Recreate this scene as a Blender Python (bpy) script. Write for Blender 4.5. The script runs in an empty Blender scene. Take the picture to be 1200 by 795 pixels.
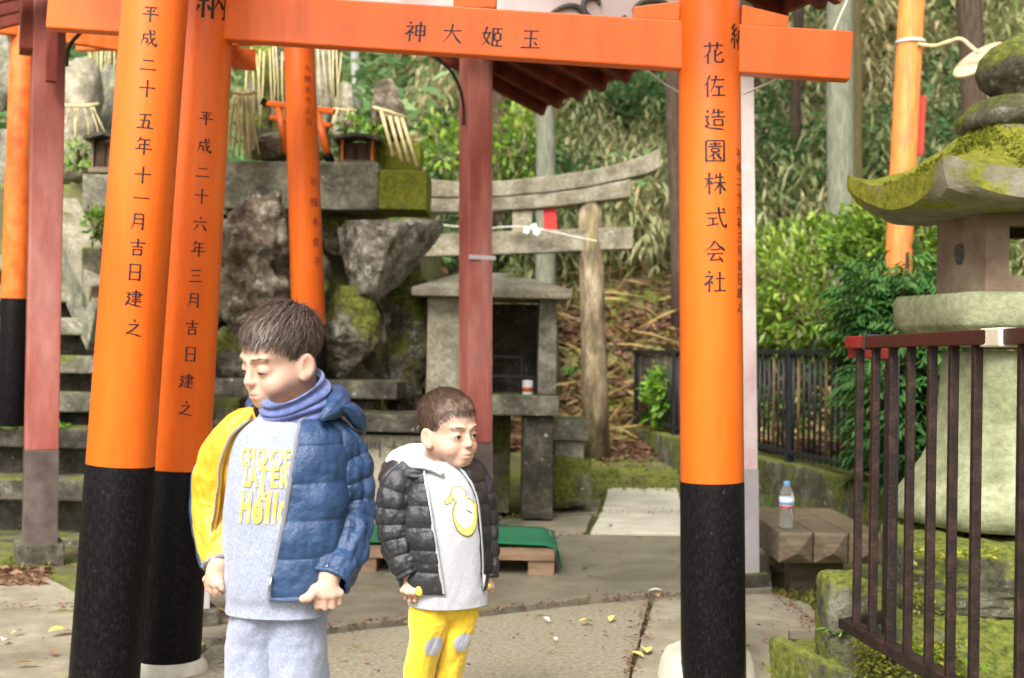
import bpy, bmesh, math, random
import numpy as np
from mathutils import Vector, Matrix

# ------------------------------------------------------------------ camera, sky, sun, exposure
scn = bpy.context.scene
FPX, ROLL, HOR = 1500.0, math.radians(1.0), 416.0
CAM = Vector((0, 0, 1.04))
pit = math.atan((HOR - 397.5) / FPX)
fw = Vector((0, math.cos(pit), math.sin(pit)))
rt = Vector((1, 0, 0)); up = rt.cross(fw)
RT = rt * math.cos(ROLL) + up * math.sin(ROLL)
UP = up * math.cos(ROLL) - rt * math.sin(ROLL)
cd = bpy.data.cameras.new('camera'); cam = bpy.data.objects.new('camera', cd)
scn.collection.objects.link(cam); scn.camera = cam
mw = Matrix((RT, UP, -fw)).transposed().to_4x4(); mw.translation = CAM
cam.matrix_world = mw
cd.sensor_width = 36; cd.lens = 36 * FPX / 1200; cd.clip_end = 400; cd.clip_start = .05
cd.dof.use_dof = True; cd.dof.focus_distance = 2.9; cd.dof.aperture_fstop = 5.0

wd = bpy.data.worlds.new('World'); scn.world = wd; wd.use_nodes = True
nt = wd.node_tree; nt.nodes.clear()
wo = nt.nodes.new('ShaderNodeOutputWorld'); wb = nt.nodes.new('ShaderNodeBackground')
sk = nt.nodes.new('ShaderNodeTexSky'); sk.sky_type = 'NISHITA'; sk.sun_disc = False
SUN_EL, SUN_AZ = math.radians(47), math.radians(200)
sk.sun_elevation = SUN_EL; sk.sun_rotation = SUN_AZ
sk.dust_density = 6; sk.air_density = .7; sk.ozone_density = .3
hs = nt.nodes.new('ShaderNodeHueSaturation'); hs.inputs['Saturation'].default_value = .25
nt.links.new(sk.outputs[0], hs.inputs['Color']); nt.links.new(hs.outputs[0], wb.inputs[0])
wb.inputs[1].default_value = .13
nt.links.new(wb.outputs[0], wo.inputs[0])
sl = bpy.data.lights.new('sun', 'SUN'); sl.energy = 1.5; sl.angle = math.radians(18); sl.color = (1, .95, .87)
so = bpy.data.objects.new('sun', sl); scn.collection.objects.link(so)
sd = Vector((math.sin(SUN_AZ) * math.cos(SUN_EL), math.cos(SUN_AZ) * math.cos(SUN_EL), math.sin(SUN_EL)))
so.rotation_euler = sd.to_track_quat('Z', 'Y').to_euler(); so.location = (0, 0, 30)
scn.view_settings.view_transform = 'Standard'; scn.view_settings.look = 'None'
scn.view_settings.exposure = 1.28; scn.view_settings.gamma = 1
scn.cycles.use_denoising = True
scn.cycles.max_bounces = 6; scn.cycles.diffuse_bounces = 2; scn.cycles.glossy_bounces = 3
scn.cycles.transparent_max_bounces = 6

# ------------------------------------------------------------------ placing
def at(x, y, Y):
    d = fw + RT * ((x - 600) / FPX) + UP * ((397.5 - y) / FPX)
    return CAM + d * (Y / d.y)
def grd(x, y, z=0.0):
    d = fw + RT * ((x - 600) / FPX) + UP * ((397.5 - y) / FPX)
    return CAM + d * ((z - CAM.z) / d.z)
def px(p):
    v = Vector(p) - CAM
    return 600 + FPX * v.dot(RT) / v.dot(fw), 397.5 - FPX * v.dot(UP) / v.dot(fw)

rng = np.random.default_rng(7); random.seed(7)
V = Vector
col = scn.collection

# ------------------------------------------------------------------ noise
_lat = np.random.default_rng(3).random((32, 32, 32)).astype(np.float32)
def vnoise(p):
    p = np.asarray(p, dtype=np.float32)
    i = np.floor(p).astype(int); f = p - i; f = f * f * (3 - 2 * f)
    i0 = i & 31; i1 = (i + 1) & 31
    x0, y0, z0 = i0[..., 0], i0[..., 1], i0[..., 2]; x1, y1, z1 = i1[..., 0], i1[..., 1], i1[..., 2]
    fx, fy, fz = f[..., 0], f[..., 1], f[..., 2]
    c00 = _lat[x0, y0, z0] * (1 - fx) + _lat[x1, y0, z0] * fx
    c10 = _lat[x0, y1, z0] * (1 - fx) + _lat[x1, y1, z0] * fx
    c01 = _lat[x0, y0, z1] * (1 - fx) + _lat[x1, y0, z1] * fx
    c11 = _lat[x0, y1, z1] * (1 - fx) + _lat[x1, y1, z1] * fx
    a = c00 * (1 - fy) + c10 * fy; b = c01 * (1 - fy) + c11 * fy
    return (a * (1 - fz) + b * fz) * 2 - 1
def fbm(p, o=4):
    s = 0; a = 1; p = np.asarray(p, dtype=np.float32)
    for k in range(o):
        s = s + a * vnoise(p * 2 ** k + 11.3 * k); a *= .5
    return s

# ------------------------------------------------------------------ materials
def M(name, cols, scale=6, rough=.7, bump=.25, bscale=60, moss=0, metallic=0, rnd=False, stretch=(1, 1, 1), spec=.4,
      mosscols=((.045, .062, .008), (.19, .21, .026)), lichen=0, trans=0, coat=0, objsp=False, stops=None, alpha=None, speck=0):
    m = bpy.data.materials.new(name); m.use_nodes = True
    n = m.node_tree.nodes; L = m.node_tree.links.new; b = n['Principled BSDF']
    b.inputs['Roughness'].default_value = rough; b.inputs['Metallic'].default_value = metallic
    b.inputs['Specular IOR Level'].default_value = spec; b.inputs['Coat Weight'].default_value = coat
    if objsp:
        g = n.new('ShaderNodeTexCoord'); pos = g.outputs['Object']
    else:
        g = n.new('ShaderNodeNewGeometry'); pos = g.outputs['Position']
    mp = n.new('ShaderNodeMapping'); mp.inputs['Scale'].default_value = stretch; L(pos, mp.inputs[0])
    P = mp.outputs[0]
    def noise(sc, det=6, ro=.6):
        t = n.new('ShaderNodeTexNoise'); t.inputs['Scale'].default_value = sc; t.inputs['Detail'].default_value = det
        t.inputs['Roughness'].default_value = ro; L(P, t.inputs['Vector']); return t.outputs['Fac']
    r = n.new('ShaderNodeValToRGB')
    if rnd:
        a = n.new('ShaderNodeAttribute'); a.attribute_name = 'rnd'; L(a.outputs['Fac'], r.inputs[0])
    else:
        L(noise(scale), r.inputs[0])
    e = r.color_ramp.elements
    k = len(cols)
    while len(e) < k: e.new(.5)
    for i, c in enumerate(cols):
        e[i].position = (stops[i] if stops else (i / (k - 1) if rnd else .3 + .4 * i / max(k - 1, 1))) if k > 1 else 0
        e[i].color = (*c, 1)
    if k == 1:
        e[1].color = (*cols[0], 1); e[0].color = (*cols[0], 1)
    out = r.outputs[0]
    def mix(fac, A, Bc):
        x = n.new('ShaderNodeMix'); x.data_type = 'RGBA'; L(fac, x.inputs[0]); L(A, x.inputs[6])
        if isinstance(Bc, tuple): x.inputs[7].default_value = (*Bc, 1)
        else: L(Bc, x.inputs[7])
        return x.outputs[2]
    def ramp(src, a, c):
        x = n.new('ShaderNodeMapRange'); x.interpolation_type = 'SMOOTHSTEP'; x.inputs[1].default_value = a; x.inputs[2].default_value = c
        L(src, x.inputs[0]); return x.outputs[0]
    if speck:
        sp = n.new('ShaderNodeMapRange'); sp.inputs[1].default_value = .35; sp.inputs[2].default_value = .65; sp.inputs[3].default_value = 1 - speck; sp.inputs[4].default_value = 1 + speck * .8
        L(noise(scale * 5, 8, .75), sp.inputs[0]); mm = n.new('ShaderNodeMix'); mm.data_type = 'RGBA'; mm.blend_type = 'MULTIPLY'; mm.inputs[0].default_value = 1
        L(out, mm.inputs[6]); L(sp.outputs[0], mm.inputs[7]); out = mm.outputs[2]
    if lichen:
        out = mix(ramp(noise(scale * 2.3, 8, .7), .64 - lichen * .12, .70), out, (.46, .47, .42))
    if moss:
        nn = n.new('ShaderNodeNewGeometry'); sx = n.new('ShaderNodeSeparateXYZ'); L(nn.outputs['Normal'], sx.inputs[0])
        ma = n.new('ShaderNodeMath'); ma.operation = 'MULTIPLY_ADD'; L(sx.outputs[2], ma.inputs[0]); ma.inputs[1].default_value = .16
        L(noise(3.1, 8, .65), ma.inputs[2])
        mr = n.new('ShaderNodeValToRGB'); L(noise(38, 5, .7), mr.inputs[0])
        mr.color_ramp.elements[0].position = .35; mr.color_ramp.elements[1].position = .65
        mr.color_ramp.elements[0].color = (*mosscols[0], 1); mr.color_ramp.elements[1].color = (*mosscols[1], 1)
        t = .78 - .5 * moss
        out = mix(ramp(ma.outputs[0], t, t + .1), out, mr.outputs[0])
    L(out, b.inputs['Base Color'])
    if bump:
        bp = n.new('ShaderNodeBump'); bp.inputs['Strength'].default_value = bump; bp.inputs['Distance'].default_value = .02
        L(noise(bscale, 8, .65), bp.inputs['Height']); L(bp.outputs[0], b.inputs['Normal'])
    if rnd:
        ts = n.new('ShaderNodeBsdfTranslucent'); L(out, ts.inputs[0]); ms = n.new('ShaderNodeMixShader'); ms.inputs[0].default_value = .32
        L(b.outputs[0], ms.inputs[1]); L(ts.outputs[0], ms.inputs[2]); L(ms.outputs[0], n['Material Output'].inputs[0])
    if trans:
        b.inputs['Transmission Weight'].default_value = trans
    return m

MATS = {}
def mats():
    d = MATS
    d['orange'] = M('vermilion_paint', [(.64, .100, .008), (.74, .128, .010), (.79, .150, .014)], 4, .38, .06, 40, spec=.35, stretch=(2, 2, .35), speck=.07)
    d['orange_f'] = M('faded_vermilion', [(.62, .10, .02), (.80, .16, .02), (.72, .22, .06)], 14, .5, .12, 60)
    d['orange_w'] = M('weathered_vermilion', [(.26, .11, .05), (.60, .165, .025), (.68, .23, .05)], 9, .6, .2, 50, stretch=(4, 4, .6))
    d['black'] = M('black_paint', [(.0035, .0035, .004), (.0065, .006, .0065), (.016, .014, .013), (.16, .15, .13)], 120, .42, .10, 130, spec=.06, stretch=(1, 1, .6), stops=(.3, .5, .70, .77))
    d['ink'] = M('ink', [(.010, .006, .008)], 5, .5, 0)
    d['inkred'] = M('faded_ink', [(.22, .02, .01)], 5, .6, 0)
    d['pink'] = M('faded_red_paint', [(.23, .044, .028), (.33, .098, .075), (.42, .18, .15)], 2.5, .6, .1, 70, stretch=(2, 2, .5), speck=.15)
    d['pinkpale'] = M('pale_pink_paint', [(.62, .42, .40), (.72, .56, .54), (.76, .62, .60)], 6, .65, .08, 70)
    d['redbrown'] = M('dark_red_timber', [(.085, .012, .006), (.17, .026, .012), (.24, .042, .022)], 5, .6, .12, 60, stretch=(3, 3, 1))
    d['postgrey'] = M('metal_sleeve', [(.055, .04, .035), (.10, .075, .065), (.16, .12, .10)], 7, .5, .1, 80)
    d['postpale'] = M('pale_sleeve', [(.40, .36, .36), (.48, .44, .44)], 7, .5, .05, 80)
    d['stone'] = M('granite', [(.085, .082, .055), (.19, .18, .128), (.34, .32, .24)], 7, .85, .5, 60, moss=.34, lichen=.6, speck=.45)
    d['stoneclean'] = M('pale_granite', [(.18, .16, .108), (.30, .27, .19), (.42, .385, .29)], 7, .85, .45, 70, speck=.4, moss=.12)
    d['stonegreen'] = M('greenish_stone', [(.15, .165, .085), (.24, .255, .14), (.36, .375, .24)], 7, .85, .4, 70, moss=.2, speck=.3)
    d['stonemoss'] = M('mossy_stone', [(.035, .035, .018), (.10, .095, .058), (.25, .23, .17)], 6, .9, .8, 45, moss=.66, lichen=.6, speck=.5)
    d['stonedark_shaded'] = M('dark_shaded_stone', [(.022, .019, .013), (.065, .057, .04), (.15, .135, .10)], 7, .85, .5, 60, moss=.30, lichen=.25, speck=.5)  # dark stone, lowered further so its colour holds the shade of steps and recesses
    d['rock'] = M('rough_rock', [(.030, .022, .012), (.105, .078, .05), (.23, .185, .13), (.44, .41, .34)], 7, .9, 1.0, 26, moss=.30, lichen=.8, speck=.6)
    d['rocklichen'] = M('lichen_rock', [(.05, .042, .028), (.15, .125, .09), (.30, .27, .21), (.48, .47, .41)], 8, .9, 1.0, 30, moss=.2, lichen=1.3, speck=.6)
    d['rockmoss'] = M('mossy_rock', [(.03, .026, .014), (.11, .095, .06), (.30, .28, .21)], 7, .9, 1.0, 30, moss=.58, lichen=.85, speck=.55)
    d['mossfull'] = M('moss_thick', [(.10, .12, .02), (.2, .2, .05)], 9, .95, 1.0, 60, moss=.98, mosscols=((.13, .155, .012), (.30, .31, .03)))
    d['moss'] = M('moss', [(.10, .13, .012), (.20, .22, .02), (.30, .28, .04)], 30, .95, .8, 160)
    d['concrete'] = M('paving_concrete', [(.17, .15, .10), (.255, .225, .158), (.34, .305, .225)], 2.2, .62, .25, 120, moss=.05, speck=.22)
    d['concrete2'] = M('aggregate_concrete', [(.17, .148, .098), (.26, .228, .155), (.37, .33, .235)], 60, .8, .6, 160, moss=.03, speck=.3)
    d['wetconc'] = M('damp_concrete', [(.12, .108, .076), (.195, .174, .122), (.27, .24, .17)], 1.6, .42, .15, 120, moss=.05, speck=.22)
    d['pathstone'] = M('worn_path_stone', [(.44, .41, .31), (.56, .52, .41), (.66, .62, .50)], 4, .75, .25, 90, moss=.06)
    d['soil'] = M('soil', [(.045, .032, .017), (.085, .065, .033), (.10, .105, .03), (.15, .135, .06)], 3, .95, .6, 50, moss=.35)
    d['wood'] = M('weathered_timber', [(.085, .062, .038), (.16, .12, .072), (.23, .18, .11)], 8, .75, .3, 60, stretch=(.6, 6, 6), moss=.10)
    d['woodpost'] = M('mottled_log', [(.04, .032, .020), (.19, .14, .075), (.40, .33, .22)], 5, .8, .5, 50, stretch=(2.5, 2.5, .6), moss=.22, speck=.45)
    d['lintel'] = M('grey_weathered_beam', [(.15, .13, .085), (.28, .245, .17), (.42, .385, .29)], 7, .85, .4, 60, moss=.30, lichen=.5, speck=.35)
    d['plank'] = M('pale_plank', [(.16, .10, .06), (.27, .175, .10), (.34, .23, .14)], 7, .7, .25, 60, stretch=(1, 6, 6))
    d['bark'] = M('cedar_bark', [(.035, .022, .013), (.075, .048, .03), (.12, .082, .055)], 14, .95, .8, 40, stretch=(3, 3, .4))
    d['barkgrey'] = M('grey_green_bark', [(.10, .108, .07), (.175, .18, .125), (.25, .25, .185)], 14, .95, .6, 50, stretch=(3, 3, .5), moss=.1)
    d['green_mat'] = M('green_felt', [(.012, .13, .055), (.02, .18, .075)], 40, .95, .3, 300)
    d['iron'] = M('rusty_brown_iron', [(.008, .004, .003), (.018, .0085, .006), (.042, .022, .016)], 25, .55, .25, 120, spec=.3, speck=.5)
    d['ironred'] = M('red_primer_iron', [(.12, .008, .006), (.20, .014, .010), (.09, .012, .009)], 12, .5, .15, 120)
    d['ironblack'] = M('black_iron', [(.010, .011, .014), (.022, .022, .026)], 20, .5, .15, 120)
    d['bamboo'] = M('old_bamboo', [(.05, .03, .016), (.12, .075, .036), (.24, .17, .085)], 5, .7, .2, 60, stretch=(6, 6, .5))
    d['straw'] = M('straw', [(.42, .33, .15), (.58, .48, .25), (.68, .58, .34)], 20, .8, .1, 60, spec=.2)
    d['rope'] = M('pale_cord', [(.55, .50, .42), (.70, .66, .58)], 60, .9, .2, 200)
    d['wire'] = M('dark_rod', [(.02, .012, .01)], 5, .5, 0)
    d['carve'] = M('carved_swirl', [(.06, .055, .045), (.11, .10, .085)], 20, .6, .1, 100)
    d['sasa'] = M('bamboo_grass_leaf', [(.06, .10, .022), (.16, .20, .065), (.28, .31, .13), (.40, .39, .21), (.46, .37, .19)], rnd=True, rough=.5, bump=0, spec=.3)
    d['azalea'] = M('azalea_leaf', [(.04, .10, .008), (.13, .24, .022), (.27, .40, .045), (.45, .53, .10)], rnd=True, rough=.4, bump=0, spec=.4)
    d['hinoki'] = M('cypress_spray', [(.025, .085, .022), (.055, .15, .035), (.11, .23, .055)], rnd=True, rough=.6, bump=0, spec=.2)
    d['fern'] = M('fresh_leaf', [(.08, .20, .015), (.17, .34, .03), (.28, .46, .06)], rnd=True, rough=.5, bump=0, spec=.3)
    d['forest'] = M('wood_foliage', [(.045, .11, .035), (.10, .20, .065), (.18, .30, .11), (.28, .40, .18)], rnd=True, rough=.7, bump=0, spec=.2)
    d['litter'] = M('leaf_litter', [(.075, .035, .02), (.15, .075, .045), (.24, .125, .08), (.33, .21, .14)], rnd=True, rough=.9, bump=0, spec=.1)
    d['olive'] = M('olive_moss', [(.05, .07, .010), (.13, .145, .022), (.25, .24, .05), (.30, .22, .08)], rnd=True, rough=.9, bump=0)
    d['twig'] = M('twig', [(.16, .10, .05), (.26, .18, .10)], 20, .9, .3, 60)
    d['drygrass'] = M('dry_leaf', [(.36, .22, .08), (.55, .40, .14), (.62, .52, .20)], rnd=True, rough=.8, bump=0)
mats()

# ------------------------------------------------------------------ mesh building
ORG = {}
def link(o, parent=None, origin=None):
    col.objects.link(o)
    if parent is not None:
        o.parent = parent
        po = ORG.get(parent.name, V((0, 0, 0)))
        o.location = V(origin) - po
    else:
        o.location = V(origin)
    ORG[o.name] = V(origin)
    return o
def tag(o, label=None, cat=None, group=None, kind=None):
    if label: o['label'] = label
    if cat: o['category'] = cat
    if group: o['group'] = group
    if kind: o['kind'] = kind
    return o
def thing(name, loc, label, cat, group=None):
    o = bpy.data.objects.new(name, None); o.empty_display_size = .1
    link(o, None, V(loc)); return tag(o, label, cat, group)

class MB:
    def __init__(s): s.v = []; s.f = []
    def add(s, v, f):
        o = len(s.v); s.v += [tuple(p) for p in v]; s.f += [tuple(i + o for i in q) for q in f]; return s
    def box(s, c, size, R=None, taper=1.0):
        hx, hy, hz = [k / 2 for k in size]
        v = []
        for z in (-1, 1):
            t = taper if z > 0 else 1
            for x, y in ((-1, -1), (1, -1), (1, 1), (-1, 1)):
                p = V((x * hx * t, y * hy * t, z * hz))
                v.append(V(c) + (R @ p if R else p))
        return s.add(v, [(0, 3, 2, 1), (4, 5, 6, 7), (0, 1, 5, 4), (1, 2, 6, 5), (2, 3, 7, 6), (3, 0, 4, 7)])
    def bar(s, p0, p1, w, h, upv=(0, 0, 1), w1=None, h1=None):
        p0, p1 = V(p0), V(p1); d = (p1 - p0).normalized(); u = V(upv)
        sx = d.cross(u).normalized(); u = sx.cross(d).normalized()
        w1 = w if w1 is None else w1; h1 = h if h1 is None else h1
        v = []
        for p, a, b in ((p0, w, h), (p1, w1, h1)):
            for x, y in ((-1, -1), (1, -1), (1, 1), (-1, 1)):
                v.append(p + sx * (x * a / 2) + u * (y * b / 2))
        return s.add(v, [(3, 2, 1, 0), (4, 5, 6, 7), (0, 1, 5, 4), (1, 2, 6, 5), (2, 3, 7, 6), (3, 0, 4, 7)])
    def tube(s, pts, rad, n=10, cap=True):
        pts = [V(p) for p in pts]; k = len(pts)
        if not hasattr(rad, '__len__'): rad = [rad] * k
        pu = None; o = len(s.v)
        for i, p in enumerate(pts):
            d = (pts[min(i + 1, k - 1)] - pts[max(i - 1, 0)])
            d = d.normalized() if d.length > 1e-9 else V((0, 0, 1))
            if pu is None:
                pu = V((1, 0, 0)) if abs(d.x) < .8 else V((0, 1, 0))
            pu = (pu - d * pu.dot(d)).normalized(); w = d.cross(pu)
            for j in range(n):
                a = 2 * math.pi * j / n
                s.v.append(tuple(p + (pu * math.cos(a) + w * math.sin(a)) * rad[i]))
        for i in range(k - 1):
            for j in range(n):
                a, b = o + i * n + j, o + i * n + (j + 1) % n
                s.f.append((a, b, b + n, a + n))
        if cap:
            s.f.append(tuple(o + j for j in range(n))[::-1]); s.f.append(tuple(o + (k - 1) * n + j for j in range(n)))
        return s
    def lathe(s, c, prof, n=24, ang=0, sq=None):
        c = V(c); o = len(s.v); k = len(prof)
        for r, z in prof:
            for j in range(n):
                a = ang + 2 * math.pi * j / n
                s.v.append((c.x + r * math.cos(a), c.y + r * math.sin(a), c.z + z))
        for i in range(k - 1):
            for j in range(n):
                a, b = o + i * n + j, o + i * n + (j + 1) % n
                s.f.append((a, b, b + n, a + n))
        s.f.append(tuple(o + j for j in range(n))[::-1]); s.f.append(tuple(o + (k - 1) * n + j for j in range(n)))
        return s
    def prism(s, poly, z0, z1):
        n = len(poly); v = [(p[0], p[1], z0) for p in poly] + [(p[0], p[1], z1) for p in poly]
        f = [tuple(range(n))[::-1], tuple(range(n, 2 * n))] + [(i, (i + 1) % n, n + (i + 1) % n, n + i) for i in range(n)]
        return s.add(v, f)
    def build(s, name, mat, parent=None, smooth=False, bevel=0, origin=None, jit=0, sub=0):
        return mesh_obj(name, s.v, s.f, mat, parent, smooth, bevel, origin, jit, sub)

def mesh_obj(name, v, f, mat, parent=None, smooth=False, bevel=0, origin=None, jit=0, sub=0):
    v = np.array([tuple(p) for p in v], dtype=np.float64) if not isinstance(v, np.ndarray) else v.astype(np.float64)
    if origin is None:
        mn, mx = v.min(0), v.max(0); origin = V(((mn[0] + mx[0]) / 2, (mn[1] + mx[1]) / 2, mn[2]))
    me = bpy.data.meshes.new(name)
    vv = v - np.array(tuple(origin))
    if isinstance(f, np.ndarray):
        me.vertices.add(len(vv)); me.vertices.foreach_set('co', vv.astype(np.float32).ravel())
        k = f.shape[1]; me.loops.add(f.size); me.loops.foreach_set('vertex_index', f.astype(np.int32).ravel())
        me.polygons.add(len(f)); me.polygons.foreach_set('loop_start', np.arange(len(f), dtype=np.int32) * k)
        me.update(calc_edges=True)
    else:
        me.from_pydata([tuple(p) for p in vv], [], f)
    if bevel or sub or not isinstance(f, np.ndarray):
        bm = bmesh.new(); bm.from_mesh(me)
        bmesh.ops.recalc_face_normals(bm, faces=bm.faces)
        if bevel:
            es = [e for e in bm.edges if len(e.link_faces) == 2 and e.calc_face_angle(0) > .6]
            bmesh.ops.bevel(bm, geom=es, offset=bevel, segments=2, affect='EDGES', profile=.6)
        if sub:
            bmesh.ops.subdivide_edges(bm, edges=bm.edges, cuts=sub, use_grid_fill=True)
        if jit:
            for q in bm.verts:
                p = np.array(tuple(q.co + V(origin)))
                q.co += V((vnoise(p * 6), vnoise(p * 6 + 40), vnoise(p * 6 + 80))) * jit
        bm.to_mesh(me); bm.free()
    if smooth:
        me.polygons.foreach_set('use_smooth', np.ones(len(me.polygons), dtype=bool))
        if bevel: 
            try: me.set_sharp_from_angle(angle=math.radians(50))
            except Exception: pass
    if mat is not None: me.materials.append(MATS[mat] if isinstance(mat, str) else mat)
    o = bpy.data.objects.new(name, me)
    return link(o, parent, origin)

def face_attr(o, vals):
    a = o.data.attributes.new('rnd', 'FLOAT', 'FACE'); a.data.foreach_set('value', np.asarray(vals, dtype=np.float32))

def norm(a): return a / np.maximum(np.linalg.norm(a, axis=-1, keepdims=True), 1e-9)

def blades(pos, d, nrm, ln, wd, droop=0.0, rnd=None):
    """leaf blades: 6 verts, 2 quads each, bent along their length"""
    N = len(pos); d = norm(d); side = norm(np.cross(d, nrm)); nn = np.cross(side, d)
    ln = np.broadcast_to(np.asarray(ln, float), (N,))[:, None]; wd = np.broadcast_to(np.asarray(wd, float), (N,))[:, None]
    dn = np.array([0, 0, -1.0]) * droop
    mid = pos + d * ln * .5 + dn * ln * .22; tip = pos + d * ln * .95 + dn * ln * .75
    v = np.stack([pos - side * wd * .15, pos + side * wd * .15, mid + side * wd * .5 + nn * wd * .12, mid - side * wd * .5 + nn * wd * .12,
                  tip + side * wd * .08, tip - side * wd * .08], 1).reshape(-1, 3)
    b = np.arange(N)[:, None] * 6
    f = np.concatenate([b + np.array([[0, 1, 2, 3]]), b + np.array([[3, 2, 4, 5]])], 1).reshape(-1, 4)
    r = rng.random(N) if rnd is None else rnd
    return v, f, np.repeat(r, 2)
def blade_obj(name, parts, mat, parent=None, origin=None):
    vs, fs, rs = [], [], []; o = 0
    for v, f, r in parts:
        vs.append(v); fs.append(f + o); rs.append(r); o += len(v)
    ob = mesh_obj(name, np.concatenate(vs), np.concatenate(fs), mat, parent, origin=origin)
    face_attr(ob, np.concatenate(rs)); return ob
def rdir(N, zmin=-1, zmax=1):
    z = rng.uniform(zmin, zmax, N); a = rng.uniform(0, 2 * np.pi, N); r = np.sqrt(np.maximum(0, 1 - z * z))
    return np.stack([r * np.cos(a), r * np.sin(a), z], 1)

# ------------------------------------------------------------------ signed-distance modelling
class SDF:
    def __init__(s, mn, mx, h):
        s.mn = np.array(mn, float); s.h = h
        s.n = np.ceil((np.array(mx, float) - s.mn) / h).astype(int) + 1
        s.a = np.full(tuple(s.n), .2, dtype=np.float32)
    def _sl(s, lo, hi, pad):
        a = np.maximum(np.floor((np.array(lo) - pad - s.mn) / s.h).astype(int), 0)
        b = np.minimum(np.ceil((np.array(hi) + pad - s.mn) / s.h).astype(int) + 1, s.n)
        ax = [s.mn[i] + s.h * np.arange(a[i], b[i]) for i in range(3)]
        g = np.stack(np.meshgrid(*ax, indexing='ij'), -1).astype(np.float32)
        return (slice(a[0], b[0]), slice(a[1], b[1]), slice(a[2], b[2])), g
    def _put(s, sl, d, k, sub=False):
        o = s.a[sl]
        if o.size == 0: return
        if sub: d = -d; 
        if sub:
            h = np.clip(.5 - .5 * (o - d) / k, 0, 1) if k > 0 else (d > o).astype(np.float32)
            s.a[sl] = (o * (1 - h) + d * h + k * h * (1 - h))
        else:
            if k > 0:
                h = np.clip(.5 + .5 * (o - d) / k, 0, 1)
                s.a[sl] = o * (1 - h) + d * h - k * h * (1 - h)
            else: s.a[sl] = np.minimum(o, d)
    def cap(s, a, b, ra, rb, k=.01, sub=False):
        a = np.array(tuple(a), np.float32); b = np.array(tuple(b), np.float32); R = max(ra, rb)
        sl, g = s._sl(np.minimum(a, b) - R, np.maximum(a, b) + R, k * 1.5 + .012)
        ba = b - a; t = np.clip(((g - a) @ ba) / max(float(ba @ ba), 1e-9), 0, 1)
        d = np.linalg.norm(g - a - t[..., None] * ba, axis=-1) - (ra + (rb - ra) * t)
        s._put(sl, d, k, sub)
    def ell(s, c, r, k=.01, R=None, sub=False, disp=None):
        c = np.array(tuple(c), np.float32); r = np.array(r, np.float32); m = float(max(r))
        sl, g = s._sl(c - m, c + m, k * 1.5 + .012)
        p = g - c
        if R is not None: p = p @ np.array(R, dtype=np.float32)          # R: columns are local axes
        k0 = np.linalg.norm(p / r, axis=-1); k1 = np.linalg.norm(p / (r * r), axis=-1)
        d = k0 * (k0 - 1) / np.maximum(k1, 1e-6)
        if disp is not None: d = d + disp(g)
        s._put(sl, d, k, sub)
    def mesh(s):
        A = s.a; n = A.shape; ins = A < 0
        cnt = np.zeros((n[0] - 1, n[1] - 1, n[2] - 1), np.int8)
        for i in (0, 1):
            for j in (0, 1):
                for k in (0, 1):
                    cnt += ins[i:n[0] - 1 + i, j:n[1] - 1 + j, k:n[2] - 1 + k]
        act = np.argwhere((cnt > 0) & (cnt < 8)); del cnt
        acc = np.zeros((len(act), 3)); c = np.zeros(len(act))
        cor = [(i, j, k) for i in (0, 1) for j in (0, 1) for k in (0, 1)]
        val = {q: A[act[:, 0] + q[0], act[:, 1] + q[1], act[:, 2] + q[2]] for q in cor}
        for q in cor:
            for ax in range(3):
                if q[ax] == 0:
                    w = list(q); w[ax] = 1; w = tuple(w)
                    v0, v1 = val[q], val[w]; m = (v0 < 0) != (v1 < 0)
                    t = np.where(m, v0 / np.where(m, v0 - v1, 1), 0)
                    P = np.tile(np.array(q, float), (len(act), 1)); P[:, ax] += t
                    acc[m] += P[m]; c[m] += 1
        vert = s.mn + s.h * (act + acc / c[:, None])
        idx = np.full((n[0] - 1, n[1] - 1, n[2] - 1), -1, np.int32); idx[act[:, 0], act[:, 1], act[:, 2]] = np.arange(len(act))
        F = []
        for ax in range(3):
            sl0 = [slice(1, -1)] * 3; sl1 = [slice(1, -1)] * 3
            sl0[ax] = slice(0, -1); sl1[ax] = slice(1, None)
            a = ins[tuple(sl0)]; b = ins[tuple(sl1)]
            e = np.argwhere(a != b); flip = a[e[:, 0], e[:, 1], e[:, 2]]
            base = e.copy()
            o1, o2 = [(1, 2), (2, 0), (0, 1)][ax]
            for q in (o1, o2): base[:, q] += 1
            def g(d1, d2):
                w = base.copy(); w[:, o1] -= d1; w[:, o2] -= d2; return idx[w[:, 0], w[:, 1], w[:, 2]]
            q = np.stack([g(1, 1), g(0, 1), g(0, 0), g(1, 0)], 1)
            q[~flip] = q[~flip][:, ::-1]; F.append(q)
        return vert, np.concatenate(F)
    def obj(s, name, mat, parent=None, origin=None):
        v, f = s.mesh(); return mesh_obj(name, v, f, mat, parent, smooth=True, origin=origin)
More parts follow.
